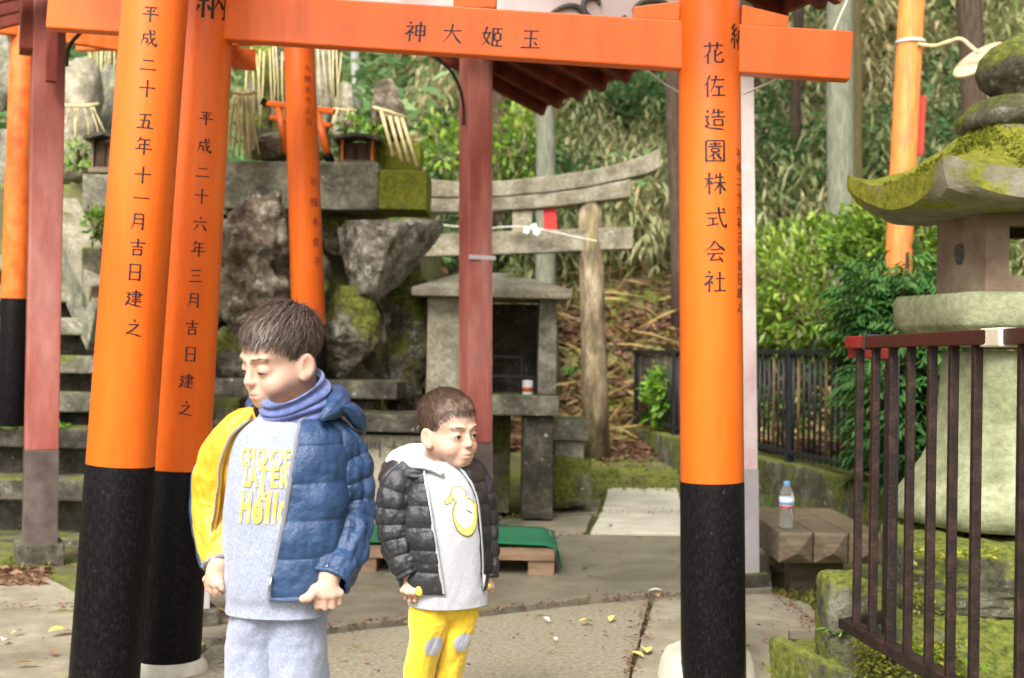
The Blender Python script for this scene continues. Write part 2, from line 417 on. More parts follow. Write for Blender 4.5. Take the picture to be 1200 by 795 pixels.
# ------------------------------------------------------------------ brush lettering (stroke skeletons, 0..100, y down)
# kinds: h plain, t tapering sweep, d dot, n sweep that swells
SHI = 'd20,4 28,14|h6,28 40,26 22,50 4,66|h24,48 24,98|d30,50 40,60|'
MOKU = 'h4,30 42,28|h24,4 24,98|t22,32 14,56 4,70|d28,40 38,54|'
KAN = {
 '平': 'h18,20 82,18|d32,32 40,46|t70,30 60,46|h8,58 92,55|h50,20 50,97',
 '成': 'h20,32 82,28|t22,32 20,60 8,92|h22,54 44,53 42,78 34,74|h54,6 60,50 72,80 90,93 92,76|t80,46 62,74 42,92|d70,6 80,18',
 '二': 'h22,30 78,27|h8,78 92,75', '十': 'h8,47 92,44|h50,5 50,97', '一': 'h8,52 92,48',
 '五': 'h16,16 84,13|h48,16 36,86|h22,48 70,45 66,86|h6,89 94,86',
 '年': 't34,3 24,22 12,34|h28,18 84,15|h28,44 82,41|h28,44 28,67|h6,68 94,65|h54,18 54,99',
 '月': 't28,8 28,60 12,95|h28,8 74,8 74,92 64,86|h30,34 72,34|h28,60 72,60',
 '吉': 'h10,26 90,23|h50,3 50,47|h22,48 78,46|h28,62 30,95|h28,62 72,61 69,93|h30,90 70,89',
 '日': 'h24,8 24,96|h24,8 76,8 76,96|h24,50 76,49|h24,90 76,90',
 '建': 'h38,16 78,14 78,40|h30,28 94,26|h38,40 78,40|h38,54 84,52|h34,66 90,64|h58,3 58,82|h8,22 26,20 14,46 28,46 20,68 6,88|n10,64 30,82 94,93',
 '之': 'd44,3 54,16|h20,34 72,30 40,64 10,84|n18,80 44,84 94,95',
 '六': 'd46,3 54,18|h8,38 92,35|t36,52 26,74 8,95|n62,52 78,70 90,93',
 '三': 'h20,17 80,14|h26,50 74,47|h8,87 92,83',
 '花': 'h8,20 92,17|h34,4 34,34|h66,4 66,34|t36,38 24,58 6,74|h26,56 26,98|t88,46 60,66|h58,36 56,84 66,92 92,90 92,76',
 '佐': 't30,4 20,30 4,50|h20,34 20,98|h34,24 96,21|t58,4 48,50 28,84|h52,54 90,52|h70,54 70,90|h40,92 98,90',
 '造': 'd12,8 20,20|h4,38 20,36 12,56 22,70 6,84|n6,82 28,89 96,95|t46,5 40,20 32,30|h42,20 88,17|h64,5 64,40|h32,40 96,38|h44,52 46,78|h44,52 84,52 82,78|h46,76 82,76',
 '園': 'h10,5 10,98|h10,5 90,5 90,98|h10,94 90,94|h26,20 74,19|h50,11 50,30|h20,31 80,30|h34,40 34,54|h34,40 66,40 66,54|h34,54 66,54|t48,54 38,68 20,80|h42,64 42,88 52,82|n50,56 62,72 80,88|t70,62 60,70',
 '株': MOKU + 't56,10 52,24 46,32|h54,24 88,22|h44,48 98,46|h72,4 72,98|t70,48 58,70 42,84|n74,48 84,68 98,84',
 '式': 'h6,32 94,28|h16,54 56,52|h36,54 36,82|h8,86 60,78|h60,5 66,50 78,82 94,95 95,78|d78,6 88,20',
 '会': 't48,3 32,28 4,48|n50,5 68,28 97,46|h30,42 70,40|h14,60 86,58|h46,60 28,88 76,84|d66,70 84,95',
 '社': SHI + 'h52,38 92,36|h70,8 70,90|h44,92 98,90',
 '神': SHI + 'h52,22 52,70|h52,22 92,22 92,70|h52,46 92,46|h52,68 92,68|h72,3 72,99',
 '大': 'h8,36 92,33|t50,3 44,48 8,95|n50,38 66,66 95,94',
 '姫': 'h24,5 10,52 40,88|t38,30 28,64 4,93|h2,37 44,32|h52,12 96,12|h52,12 52,92|h52,92 98,92|h74,12 74,32|h60,34 88,34 88,66|h60,34 60,66|h60,66 88,66|h74,66 74,92',
 '玉': 'h16,14 84,11|h20,48 80,46|h50,14 50,88|h6,91 94,88|d66,62 80,77',
 '納': 'h28,3 10,24 28,30|h40,16 10,48 40,44|h24,46 24,99|t12,60 4,80|d36,58 44,74|h52,26 52,99|h52,26 94,26 94,96 84,90|t72,3 70,40 56,70|n72,40 80,52 87,66',
 '羽': 'h8,14 44,14 44,92 34,86|d14,34 26,46|t34,56 12,74|h56,14 92,14 92,92 82,86|d62,34 74,46|t82,56 60,74',
 '根': MOKU + 'h54,10 88,10 88,46|h54,28 88,28|h54,46 88,46|h54,10 54,92 68,84|n64,46 76,70 97,94|t92,54 76,66',
 '木': 'h8,32 92,29|h50,3 50,98|t48,33 32,62 6,84|n52,33 68,60 95,82',
 '良': 'd46,2 54,12|h26,16 72,15 72,52|h26,34 72,34|h26,52 72,52|h26,16 26,94 42,84|n38,52 60,76 94,96|t80,60 60,72',
 '子': 'h20,12 78,11 52,34|h52,34 54,92 40,88|h6,52 94,49',
 '山': 'h50,6 50,84|h14,38 14,86 86,85|h86,36 86,94',
 '門': 'h12,8 12,96|h12,8 42,8 42,40|h12,24 42,24|h12,40 42,40|h58,8 58,40|h58,8 90,8 90,96|h58,24 90,24|h58,40 90,40',
 '御': 't24,4 8,26|t26,28 6,52|h18,44 18,98|t40,6 34,24|h38,18 60,17|h32,36 64,35|h48,18 48,80|h34,56 34,82|h48,58 62,57|h30,84 64,78|h70,16 92,15 92,70 84,66|h72,16 72,98',
 '燈': 'd8,34 14,50|t38,30 32,44|t24,8 22,60 4,92|d26,62 40,84|t52,8 44,30 40,38|h50,14 68,13|t92,10 78,26|n66,12 80,30 97,42|h54,40 82,40|h56,50 80,50 78,68|h56,50 56,68|h56,68 80,67|d58,76 62,86|t80,74 74,86|h42,93 96,91',
}
def brush(ch, size, wt=.075):
    """returns list of (polyline left, right) ribbons in a size x size square centred on 0, y up"""
    out = []
    for st in KAN[ch].split('|'):
        if not st: continue
        k = st[0]; P = [V(tuple(float(q) for q in t.split(','))) for t in st[1:].split(' ')]
        P = [V((p[0] / 100 - .5, .5 - p[1] / 100)) * size for p in P]
        # resample
        Q = []
        for a, b in zip(P, P[1:]):
            m = 4
            for i in range(m): Q.append(a.lerp(b, i / m))
        Q.append(P[-1])
        if k in 'tn' and len(P) > 2:                     # round the bend of a sweep
            for _ in range(2):
                Q = [Q[0]] + [(Q[i - 1] + Q[i] * 2 + Q[i + 1]) / 4 for i in range(1, len(Q) - 1)] + [Q[-1]]
        n = len(Q); L, R = [], []
        for i, p in enumerate(Q):
            d = (Q[min(i + 1, n - 1)] - Q[max(i - 1, 0)]).normalized(); t = i / (n - 1)
            horiz = abs(d.x) > .85
            w = wt * size * (.62 if horiz else 1.0)
            if k == 't': w *= 1.15 - .95 * t
            elif k == 'd': w *= .5 + 1.0 * t if t < .8 else 1.0
            elif k == 'n': w *= (.5 + 1.2 * t) if t < .8 else (1.46 * (1 - (t - .8) / .2) + .15)
            else: w *= 1.25 if t < .12 else (1.0 if t < .85 else 1.2)
            nn = V((-d.y, d.x)) * (w / 2)
            L.append(p + nn); R.append(p - nn)
        out.append((L, R))
    return out
def letters(name, items, fn, mat, parent, wt=.085):
    """items: (char, u, v, size); fn(u,v)->world point"""
    for ch, u, v, s in items:
        m = MB()
        for L, R in brush(ch, s, wt):
            o = len(m.v)
            for a, b in zip(L, R):
                m.v.append(tuple(fn(u + a.x, v + a.y))); m.v.append(tuple(fn(u + b.x, v + b.y)))
            for i in range(len(L) - 1):
                m.f.append((o + 2 * i, o + 2 * i + 1, o + 2 * i + 3, o + 2 * i + 2))
        m.build('character', mat, parent)
def pillar_letters(parent, p0, p1, r, chars, mat='ink', wt=.09, angle=None, off=.0012):
    """chars: (char, px, py, size_px). p0 bottom, p1 top; r(t) radius"""
    p0, p1 = V(p0), V(p1); ax = (p1 - p0); L = ax.length; ax.normalize()
    mid = (p0 + p1) / 2; n = (CAM - mid); n = (n - ax * n.dot(ax)).normalized(); s = ax.cross(n)
    if s.x < 0: s = -s
    items = []
    for ch, cx, cy, sp in chars:
        lo, hi = 0.0, L
        for _ in range(30):
            m_ = (lo + hi) / 2
            if px(p0 + ax * m_ + n * r(m_ / L))[1] > cy: lo = m_
            else: hi = m_
        v = lo; q = p0 + ax * v; rr = r(v / L)
        u = (cx - px(q)[0]) * q.y / FPX
        ang = math.asin(max(-.97, min(.97, u / rr))) if angle is None else angle
        items.append((ch, ang * rr, v, sp * q.y / FPX))
    def fn(u, v):
        rr = r(v / L); a = u / rr
        return p0 + ax * v + (n * math.cos(a) + s * math.sin(a)) * (rr + off)
    return letters('lettering', items, fn, mat, parent, wt)
# ------------------------------------------------------------------ terrain
def sstep(a, b, x):
    t = np.clip((np.asarray(x, float) - a) / (b - a), 0, 1); return t * t * (3 - 2 * t)
def terr(x, y):
    x = np.asarray(x, float); y = np.asarray(y, float)
    st = 12.2 - .9 * sstep(2.5, 5, x)
    t = np.maximum(0, y - st)
    base = .26 * sstep(9.2, 12.2, y) + .60 * t * sstep(0, 1.6, t)
    base = base + sstep(.5, 3, t) * .35 * vnoise(np.stack([x * .45, y * .45, x * 0], -1))
    left = sstep(-.55, -1.05, x)
    zl = 2.18 * sstep(8.55, 8.8, y) + .42 * np.maximum(0, y - 13)
    back = sstep(0, 1, 1) * 0
    z = base * (1 - left) + np.maximum(zl, base * .0) * left
    z = z + .015 * vnoise(np.stack([x * 1.7, y * 1.7, x * 0 + 5], -1)) * sstep(4.6, 7, y)
    return np.minimum(z, 26)
def tz(x, y): return float(terr(np.array([x]), np.array([y]))[0])

xs = np.concatenate([np.linspace(-60, -6, 28, endpoint=False), np.linspace(-6, 8, 150, endpoint=False), np.linspace(8, 60, 30)])
ys = np.concatenate([np.linspace(-30, 3, 12, endpoint=False), np.linspace(3, 20, 180, endpoint=False), np.linspace(20, 90, 50)])
X, Y = np.meshgrid(xs, ys, indexing='ij')
Z = terr(X, Y)
nx, ny = X.shape
vv = np.stack([X, Y, Z - .012], -1).reshape(-1, 3)
ii = (np.arange(nx - 1)[:, None] * ny + np.arange(ny - 1)[None]).ravel()
ff = np.stack([ii, ii + ny, ii + ny + 1, ii + 1], 1)
ground = mesh_obj('ground', vv, ff, 'soil', smooth=True, origin=V((0, 0, 0))); tag(ground, kind='structure')

# ------------------------------------------------------------------ paving
pav = bpy.data.objects.new('pavement', None); link(pav, None, V((0, 5, 0))); tag(pav, kind='structure')
def slab(pts, mat, top=.022, name='paving_slab', z=0):
    P = [grd(a, b) for a, b in pts]
    c = sum(P, V((0, 0, 0))) / len(P)
    # densify the outline so its edge can be worn and uneven
    Q = []
    for a, b in zip(P, P[1:] + P[:1]):
        k = max(1, int((b - a).length / .12))
        for i in range(k):
            p = a.lerp(b, i / k)
            w = .006 * float(vnoise(np.array([p.x * 9, p.y * 9, 2.])))
            Q.append(p + (p - c).normalized() * w)
    if sum(a.x * b.y - b.x * a.y for a, b in zip(Q, Q[1:] + Q[:1])) < 0: Q = Q[::-1]
    m = MB().prism([(p.x, p.y) for p in Q], z - .03, z + top)
    o = m.build(name, mat, pav, bevel=0.006)
    return o
slab([(95, 662), (430, 640), (690, 633), (800, 634), (900, 640), (905, 697), (800, 702), (690, 708), (385, 744), (246, 757), (150, 717)], 'wetconc', .030)
slab([(-160, 735), (88, 713), (146, 721), (242, 760), (165, 830), (-200, 860)], 'concrete', .020)
slab([(-120, 690), (50, 678), (86, 697), (140, 716), (86, 709), (-150, 731)], 'concrete', .014)
slab([(248, 762), (385, 749), (690, 713), (761, 707), (737, 795), (722, 860), (180, 900), (172, 832)], 'concrete2', .018)
slab([(767, 707), (906, 702), (950, 716), (962, 745), (925, 745), (915, 800), (930, 880), (728, 872), (742, 795)], 'concrete', .024)
slab([(-260, 868), (160, 836), (176, 905), (720, 866), (926, 886), (960, 1100), (1100, 1700), (-500, 1700)], 'concrete', .018)
slab([(716, 566), (790, 566), (800, 602), (706, 602)], 'pathstone', .03)
slab([(704, 605), (801, 605), (812, 630), (692, 629)], 'pathstone', .028)
slab([(588, 611), (694, 606), (684, 629), (560, 634)], 'concrete', .012)
slab([(645, 590), (704, 586), (700, 602), (640, 607)], 'concrete', .006)

# fallen leaves on the paving
def leaf_mesh():
    m = MB(); n = 7
    for i in range(n):
        t = i / (n - 1); w = .5 * math.sin(math.pi * min(1, t * 1.02)) ** .8 * .42
        z = .10 * math.sin(t * 3) + .02
        m.v += [(t - .5, -w, z + w * .35), (t - .5, 0, z), (t - .5, w, z + w * .25)]
    for i in range(n - 1):
        for j in range(2): m.f.append((3 * i + j, 3 * i + j + 1, 3 * i + j + 4, 3 * i + j + 3))
    return m
lm = None
LEAFC = [M('fallen_leaf_yellow', [(.62, .46, .10), (.72, .58, .16)], 30, .7, .1), M('fallen_leaf_brown', [(.16, .07, .03), (.28, .13, .06)], 30, .8, .1),
         M('fallen_leaf_pale', [(.55, .50, .36), (.66, .62, .48)], 30, .8, .1)]
LEAFN = ['curled yellow fallen leaf lying on the concrete paving', 'brown withered fallen leaf lying on the concrete paving', 'pale dry fallen leaf lying on the concrete paving']
base_leaf = []
for c in range(3):
    o = leaf_mesh().build('fallen_leaf', LEAFC[c], None, smooth=True, origin=V((0, 0, 0))); base_leaf.append(o)
spots = [(70, 742, 0, .10), (62, 766, 1, .05), (30, 780, 0, .08), (100, 782, 2, .06), (130, 700, 1, .05), (255, 717, 0, .07), (262, 780, 1, .05), (428, 775, 1, .04),
         (512, 781, 1, .04), (687, 730, 0, .07), (690, 736, 1, .04), (717, 726, 0, .06), (708, 742, 1, .04), (650, 750, 2, .04), (757, 764, 0, .09), (745, 769, 0, .07),
         (768, 694, 2, .07), (770, 699, 0, .05), (812, 692, 1, .04), (900, 752, 1, .05), (685, 667, 1, .05), (748, 631, 1, .05), (755, 634, 2, .04), (715, 617, 1, .06),
         (640, 727, 2, .05), (905, 771, 0, .06), (20, 742, 0, .05), (5, 752, 2, .07)]
used = set()
for (x, y, c, s) in spots:
    p = grd(x, y, .03)
    o = base_leaf[c] if c not in used else base_leaf[c].copy()
    if c in used: col.objects.link(o)
    used.add(c)
    o.location = p + V((0, 0, .002)); o.rotation_euler = (random.uniform(-.2, .2), random.uniform(-.2, .2), random.uniform(0, 6.3)); o.scale = (s, s, s)
    tag(o, LEAFN[c], 'leaf', ['yellow leaves fallen on the paving', 'brown leaves fallen on the paving', 'pale leaves fallen on the paving'][c])

# grit and crumbs of dead leaf on the paving, thicker along the joints
G = []
for (xa, ya, xb, yb, k) in ((248, 760, 690, 711, 420), (690, 711, 800, 705, 160), (764, 707, 735, 800, 200), (690, 632, 560, 636, 90), (704, 604, 800, 604, 80), (0, 720, 145, 719, 90), (905, 700, 955, 745, 150)):
    for _ in range(k):
        t = random.random(); G.append(grd(xa + (xb - xa) * t + random.gauss(0, 7), ya + (yb - ya) * t + random.gauss(0, 2.2), .0))
for _ in range(350): G.append(grd(random.uniform(-20, 960), random.uniform(640, 800), 0))
P = np.array([(p.x, p.y, .031) for p in G])
gr = blade_obj('paving_grit', [blades(P, rdir(len(P), -.05, .2), rdir(len(P), .6, 1), rng.uniform(.006, .022, len(P)), rng.uniform(.005, .012, len(P)), .0)], 'litter')
tag(gr, 'dark grit and leaf crumbs scattered over the paving', 'grit', kind='stuff')
# moss, weeds and litter in the gaps of the ground
def scatter_px(N, boxes, z=0.0):
    out = []
    tot = sum((b[2] - b[0]) * (b[3] - b[1]) for b in boxes)
    for b in boxes:
        k = int(N * (b[2] - b[0]) * (b[3] - b[1]) / tot)
        for _ in range(k):
            p = grd(random.uniform(b[0], b[2]), random.uniform(b[1], b[3]), z); out.append((p.x, p.y, tz(p.x, p.y)))
    return np.array(out)
P = scatter_px(3600, [(640, 520, 800, 600), (0, 655, 60, 690), (890, 690, 960, 745), (640, 590, 700, 606), (585, 600, 650, 612)])
d = rdir(len(P), .25, 1); n_ = rdir(len(P), .0, .6)
weeds = blade_obj('ground_moss_and_weeds', [blades(P - np.array([0, 0, .004]), d, n_, rng.uniform(.015, .05, len(P)), rng.uniform(.01, .025, len(P)), .3)], 'olive')
tag(weeds, 'low green moss and weeds beside the stone path', 'weeds', kind='stuff')
P = scatter_px(4200, [(640, 515, 800, 560), (0, 668, 50, 690), (700, 540, 790, 562)])
P = P + np.array([0, 0, .012]); d = rdir(len(P), -.1, .25); n_ = rdir(len(P), .5, 1)
dl = blade_obj('path_leaf_litter', [blades(P, d, n_, rng.uniform(.03, .07, len(P)), rng.uniform(.015, .035, len(P)), .1)], 'litter')
tag(dl, 'brown dead leaves scattered at the end of the path', 'leaf litter', kind='stuff')

for i, (x0, x1, y, h, z) in enumerate(((648, 735, 527, .05, .10), (690, 790, 545, .05, .06), (645, 720, 566, .07, .02), (735, 800, 530, .04, .12))):
    a, b = grd(x0, y, z), grd(x1, y, z)
    st_ = MB().bar(V((a.x, a.y, z + tz(a.x, a.y) * .6)), V((b.x, b.y, z + tz(b.x, b.y) * .6)), .22, h * 2).build('step_stone', 'stonemoss', pav, bevel=.015, jit=.02, sub=2)
# ------------------------------------------------------------------ hillside: litter, bamboo grass
def hill_pts(N, x0, x1, y0, y1, dens=None):
    x = rng.uniform(x0, x1, N * 3); y = y0 + (y1 - y0) * rng.random(N * 3) ** 1.25
    keep = np.abs(x - .0) < y * .47
    if dens is not None: keep &= rng.random(N * 3) < dens(x, y)
    x, y = x[keep][:N], y[keep][:N]
    return np.stack([x, y, terr(x, y)], 1)
P = hill_pts(15000, -.8, 6.5, 11.3, 15.4, lambda x, y: np.where(y < 14.2, 1, .4))
d = rdir(len(P), -.3, .5); n_ = rdir(len(P), .2, 1)
lit = blade_obj('hillside_leaf_litter', [blades(P + np.array([0, 0, .02]), d, n_, rng.uniform(.06, .20, len(P)), rng.uniform(.03, .07, len(P)), .25)], 'litter')
tag(lit, 'reddish brown dead leaves covering the foot of the slope', 'leaf litter', kind='stuff')
P = hill_pts(900, .2, 5, 11.6, 15.5)
d = rdir(len(P), -.1, .6)
tw = blade_obj('fallen_twigs', [blades(P + np.array([0, 0, .05]), d, rdir(len(P)), rng.uniform(.25, .8, len(P)), .02, .2)], 'drygrass')
tag(tw, 'pale dry twigs and stalks lying on the leaf litter', 'twigs', kind='stuff')

def sasa(N, x0, x1, y0, y1, dens, hmin, hmax, leaves, ls):
    P = hill_pts(N, x0, x1, y0, y1, dens)
    hh = rng.uniform(hmin, hmax, len(P)) * (.75 + .5 * (fbm(P * .5, 2) > 0))
    lean = rdir(len(P), 0, .3) * .25 + np.array([0, -.18, 0])
    tip = P + lean * hh[:, None] + np.array([0, 0, 1.0]) * hh[:, None]
    parts = []
    tone = .54 + .34 * fbm(P * np.array([.55, .55, .55]), 3)
    for k in range(leaves):
        a = rng.uniform(0, 2 * np.pi, len(P)); el = rng.uniform(-.7, .45, len(P))
        d = np.stack([np.cos(a), np.sin(a), el], 1)
        q = tip - np.array([0, 0, 1.0]) * (hh * rng.uniform(0, .55, len(P)))[:, None]
        parts.append(blades(q, d, np.tile(np.array([0, 0, 1.0]), (len(P), 1)), ls * rng.uniform(.7, 1.25, len(P)), ls * .18 * rng.uniform(.7, 1.25, len(P)), rng.uniform(.5, 1.2), np.clip(tone + rng.normal(0, .2, len(P)), 0, 1)))
    parts.append(blades(P, tip - P, rdir(len(P)), hh, .012, 0, np.full(len(P), .9)))
    return parts
parts = sasa(8500, -1.2, 7.5, 13.6, 20, lambda x, y: sstep(14.1, 15.7, y + .5 * (x > 2.4) + .6 * (x > 3.2)), .35, .85, 8, .20)
parts += sasa(4500, -2, 12, 19.5, 34, None, .6, 1.3, 8, .34)
P = hill_pts(1300, -1.0, 8, 14.4, 26, lambda x, y: (fbm(np.stack([x * .7, y * .7, x * 0 + 3], -1), 2) > .15).astype(float))
ug = []
for k in range(9):
    q = P + np.stack([rng.normal(0, .12, len(P)), rng.normal(0, .12, len(P)), rng.uniform(.15, 1.0, len(P))], 1)
    ug.append(blades(q, rdir(len(P), -.6, .5), rdir(len(P), .2, 1), rng.uniform(.10, .22, len(P)), rng.uniform(.05, .09, len(P)), .4, np.clip(.25 + rng.normal(0, .22, len(P)), 0, 1)))
uo = blade_obj('slope_undergrowth', ug, 'forest'); tag(uo, 'dark broadleaf undergrowth in patches among the bamboo grass', 'undergrowth', kind='stuff')
sg = blade_obj('bamboo_grass', parts, 'sasa'); tag(sg, 'pale green bamboo grass covering the wooded slope', 'bamboo grass', kind='stuff')

# far wood on the left, soft green
def cloud(N, c, r, ls, flat=.6):
    u = rdir(N) * (rng.random(N) ** .33)[:, None]; P = np.array(c) + u * np.array(r)
    return P
parts = []
for (x, y, z, r) in [(-4.2, 24, 6.0, 2.4), (-1.6, 25, 5.2, 2.6), (-6.5, 22, 5.6, 2.2), (-2.8, 22, 3.6, 1.8), (-.6, 23, 7.2, 2.0), (-5.0, 26, 9.6, 3.0), (-1.0, 28, 10.5, 3.0), (-9, 24, 7.0, 3.2), (-3, 30, 8, 3.5), (-8, 20, 4, 1.6)]:
    P = cloud(3600, (x, y, z), (r * 1.1, r * .8, r), .2)
    parts.append(blades(P, rdir(len(P), -.6, .4), rdir(len(P), 0, 1), rng.uniform(.14, .34, len(P)), rng.uniform(.05, .12, len(P)), .3, np.clip(.5 + .3 * fbm(P * .8, 2) + rng.normal(0, .15, len(P)), 0, 1)))
P = np.stack([rng.uniform(-14, 0, 9000), rng.uniform(13.5, 26, 9000)], 1); P = np.concatenate([P, terr(P[:, 0], P[:, 1])[:, None] + rng.random((9000, 1)) ** 2 * 1.2], 1)
parts.append(blades(P, rdir(len(P), -.2, .8), rdir(len(P)), rng.uniform(.15, .4, len(P)), rng.uniform(.05, .13, len(P)), .5))
fw_ = blade_obj('distant_wood', parts, 'forest'); tag(fw_, 'soft green distant wood rising behind the gravestones', 'wood', kind='stuff')

# ------------------------------------------------------------------ trees
def tree(name, label, pts, rads, mat, crown_r=1.6, leafmat='forest', N=700, group=None, limbs=4):
    """pts: trunk centre line world points from the ground up"""
    root = thing(name, pts[0], label, 'tree', group)
    Q = []; R = []
    for i in range(len(pts) - 1):
        for k in range(5):
            t = k / 5; Q.append(V(pts[i]).lerp(V(pts[i + 1]), t)); R.append(rads[i] * (1 - t) + rads[i + 1] * t)
    Q.append(V(pts[-1])); R.append(rads[-1])
    Q = [q + V((float(vnoise(np.array([q.z * 1.3, pts[0].x * 3, 1.]))), float(vnoise(np.array([q.z * 1.3, pts[0].x * 3, 9.]))), 0)) * R[0] * .25 for q in Q]
    R[0] *= 1.35
    MB().tube(Q, R, 14).build('trunk', mat, root, smooth=True)
    top = V(pts[-1]); parts = []
    for k in range(limbs):
        t = .70 + .3 * k / limbs; b = V(pts[-2]).lerp(top, t) if k else top - V((0, 0, 1.6))
        a = random.uniform(0, 6.28); e = b + V((math.cos(a), math.sin(a), .35)) * crown_r * .8
        MB().tube([b, b.lerp(e, .5) + V((0, 0, .1)), e], [rads[-1] * .5, rads[-1] * .35, .012], 7).build('limb', mat, root, smooth=True)
        P = cloud(N // limbs, (e.x, e.y, e.z + .15), (crown_r * .75, crown_r * .75, crown_r * .45), .2)
        parts.append(blades(P, rdir(len(P), -.7, .4), rdir(len(P), 0, 1), rng.uniform(.18, .4, len(P)), rng.uniform(.05, .11, len(P)), .4))
    blade_obj('crown', parts, leafmat, root)
    return root
def trunk_px(x0, y0, x1, y1, Y, top=9.5, dY=0):
    """straight trunk through two picture points at distance Y, carried down to the ground and up to its top"""
    a, b = at(x0, y0, Y), at(x1, y1, Y + dY); d = (a - b) / (a - b).z
    zt = tz(b.x, b.y); g = b + d * (zt - .15 - b.z); t = b + d * (top - b.z)
    return [g, g.lerp(t, .5), t]
tree('cedar_tree', 'stout grey green cedar trunk beside the azalea bush', trunk_px(984, 40, 988, 290, 12.0), [.135, .125, .08], 'barkgrey')
tree('cedar_tree', 'slim dark mossy trunk pressed close behind the stout grey cedar', trunk_px(1002, 40, 1004, 240, 12.7), [.065, .06, .04], M('olive_bark', [(.09, .07, .025), (.15, .12, .045)], 14, .9, .5, 40, stretch=(3, 3, .5)))
tree('cedar_tree', 'brown cedar trunk rising behind the stone lantern', trunk_px(1133, 0, 1140, 135, 12.5), [.125, .12, .08], 'bark')
tree('cedar_tree', 'thin dark crooked trunk in the bamboo grass', trunk_px(934, 90, 930, 190, 17), [.075, .07, .05], 'bark')
tree('cedar_tree', 'faint thin brown trunk far up the grassy slope', trunk_px(903, 105, 901, 150, 21), [.07, .06, .05], 'bark')
tree('cedar_tree', 'slim reddish trunk beside the right vermilion pillar', trunk_px(789, 88, 792, 200, 14), [.085, .08, .05], 'bark')
tree('cedar_tree', 'lichen grey trunk behind the weathered log torii', trunk_px(637, 140, 640, 330, 13.2), [.105, .10, .06], 'barkgrey')
tree('cedar_tree', 'brown trunk just right of the faded red post', trunk_px(585, 110, 587, 240, 15), [.085, .08, .05], 'bark')
tree('cedar_tree', 'pale grey trunk standing in the distant wood', trunk_px(417, 60, 420, 135, 19), [.07, .065, .05], M('pale_bark', [(.30, .30, .27), (.38, .38, .36)], 10, .9, .3, 50))
tree('cedar_tree', 'slender bare trunk in the distant green wood', trunk_px(481, 70, 482, 150, 20), [.05, .045, .03], 'bark')

# dark evergreen shrubs on the slope
def bush(name, label, c, r, mat, N, ls, asp=.45, cat='shrub', group=None, up_=.2, stems=6, hollow=.35, tone=None):
    c = V(c); g = V((c.x, c.y, c.z - r[2] * .95))
    root = thing(name, g, label, cat, group)
    u = rdir(N); rad = (hollow + (1 - hollow) * rng.random(N) ** .6)
    lump = 1 + .22 * fbm(u * 2.2 + c.x, 3)
    P = np.array(tuple(c)) + u * np.array(r) * (rad * lump)[:, None]
    d = norm(u + rdir(N) * .8 + np.array([0, 0, up_])); nn = norm(u * .5 + np.array([0, 0, 1.0]) + rdir(N) * .5)
    lit_tone = np.clip(.34 + .30 * u[:, 2] + rng.normal(0, .22, N) + .2 * fbm(P * 3, 2), 0, 1) if tone is None else tone(P)  # upper leaves coloured lighter as highlights, lower ones darker as shade, plus random tone
    m = MB()
    for k in range(stems):
        a = random.uniform(0, 6.28); e = c + V((math.cos(a) * r[0] * .7, math.sin(a) * r[1] * .7, random.uniform(0, r[2] * .7)))
        m = MB().tube([g, g.lerp(e, .5) + V((0, 0, .05)), e], [.016, .011, .004], 6); m.build('stem', 'twig', root, smooth=True)
    blade_obj('foliage', [blades(P, d, nn, ls * rng.uniform(.6, 1.3, N), ls * asp * rng.uniform(.7, 1.2, N), .15, lit_tone)], mat, root)
    return root
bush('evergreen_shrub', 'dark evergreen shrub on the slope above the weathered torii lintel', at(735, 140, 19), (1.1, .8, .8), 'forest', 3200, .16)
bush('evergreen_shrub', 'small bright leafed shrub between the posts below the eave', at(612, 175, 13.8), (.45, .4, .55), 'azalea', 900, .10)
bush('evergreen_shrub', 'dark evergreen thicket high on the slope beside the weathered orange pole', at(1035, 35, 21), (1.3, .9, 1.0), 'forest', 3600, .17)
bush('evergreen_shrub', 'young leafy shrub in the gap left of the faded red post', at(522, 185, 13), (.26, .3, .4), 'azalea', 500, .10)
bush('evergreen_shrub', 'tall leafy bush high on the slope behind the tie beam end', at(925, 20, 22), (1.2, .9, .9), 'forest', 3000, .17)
# ------------------------------------------------------------------ torii gates
def ext(a, b, z):                       # point at height z on the line a-b
    return a + (b - a) * ((z - a.z) / (b.z - a.z))
def pillar(root, bot, top, r0, r1, zblack, name='pillar', mats_=('orange', 'black'), n=40, ztop=None):
    zt = top.z; f = (zblack - bot.z) / (top.z - bot.z); mid = bot.lerp(top, f)
    rm = r0 + (r1 - r0) * f
    p = MB().tube([mid, mid.lerp(top, .5), top], [rm, (rm + r1) / 2, r1], n).build(name, mats_[0], root, smooth=True, bevel=.004)
    MB().tube([bot, mid + (top - mid) * .0008], [r0 * 1.012, rm * 1.012], n).build('black_base', mats_[1], p, smooth=True, bevel=.004)
    return p, (lambda t: r0 + (r1 - r0) * t)
def footing(root, c, r, h, mat):
    prof = [(r * 1.0, -.03), (r * 1.02, h * .25), (r * .96, h * .6), (r * .86, h * .9), (r * .70, h)]
    return MB().lathe(V((c.x, c.y, 0)), prof, 28).build('footing', mat, root, smooth=True)
def beam(root, name, p0, p1, w, h, mat, bevel=.004, parent=None):
    return MB().bar(p0, p1, w, h).build(name, mat, root, bevel=bevel)

foot = M('pale_footing', [(.36, .33, .25), (.48, .45, .36), (.56, .53, .45)], 9, .85, .25, 60)
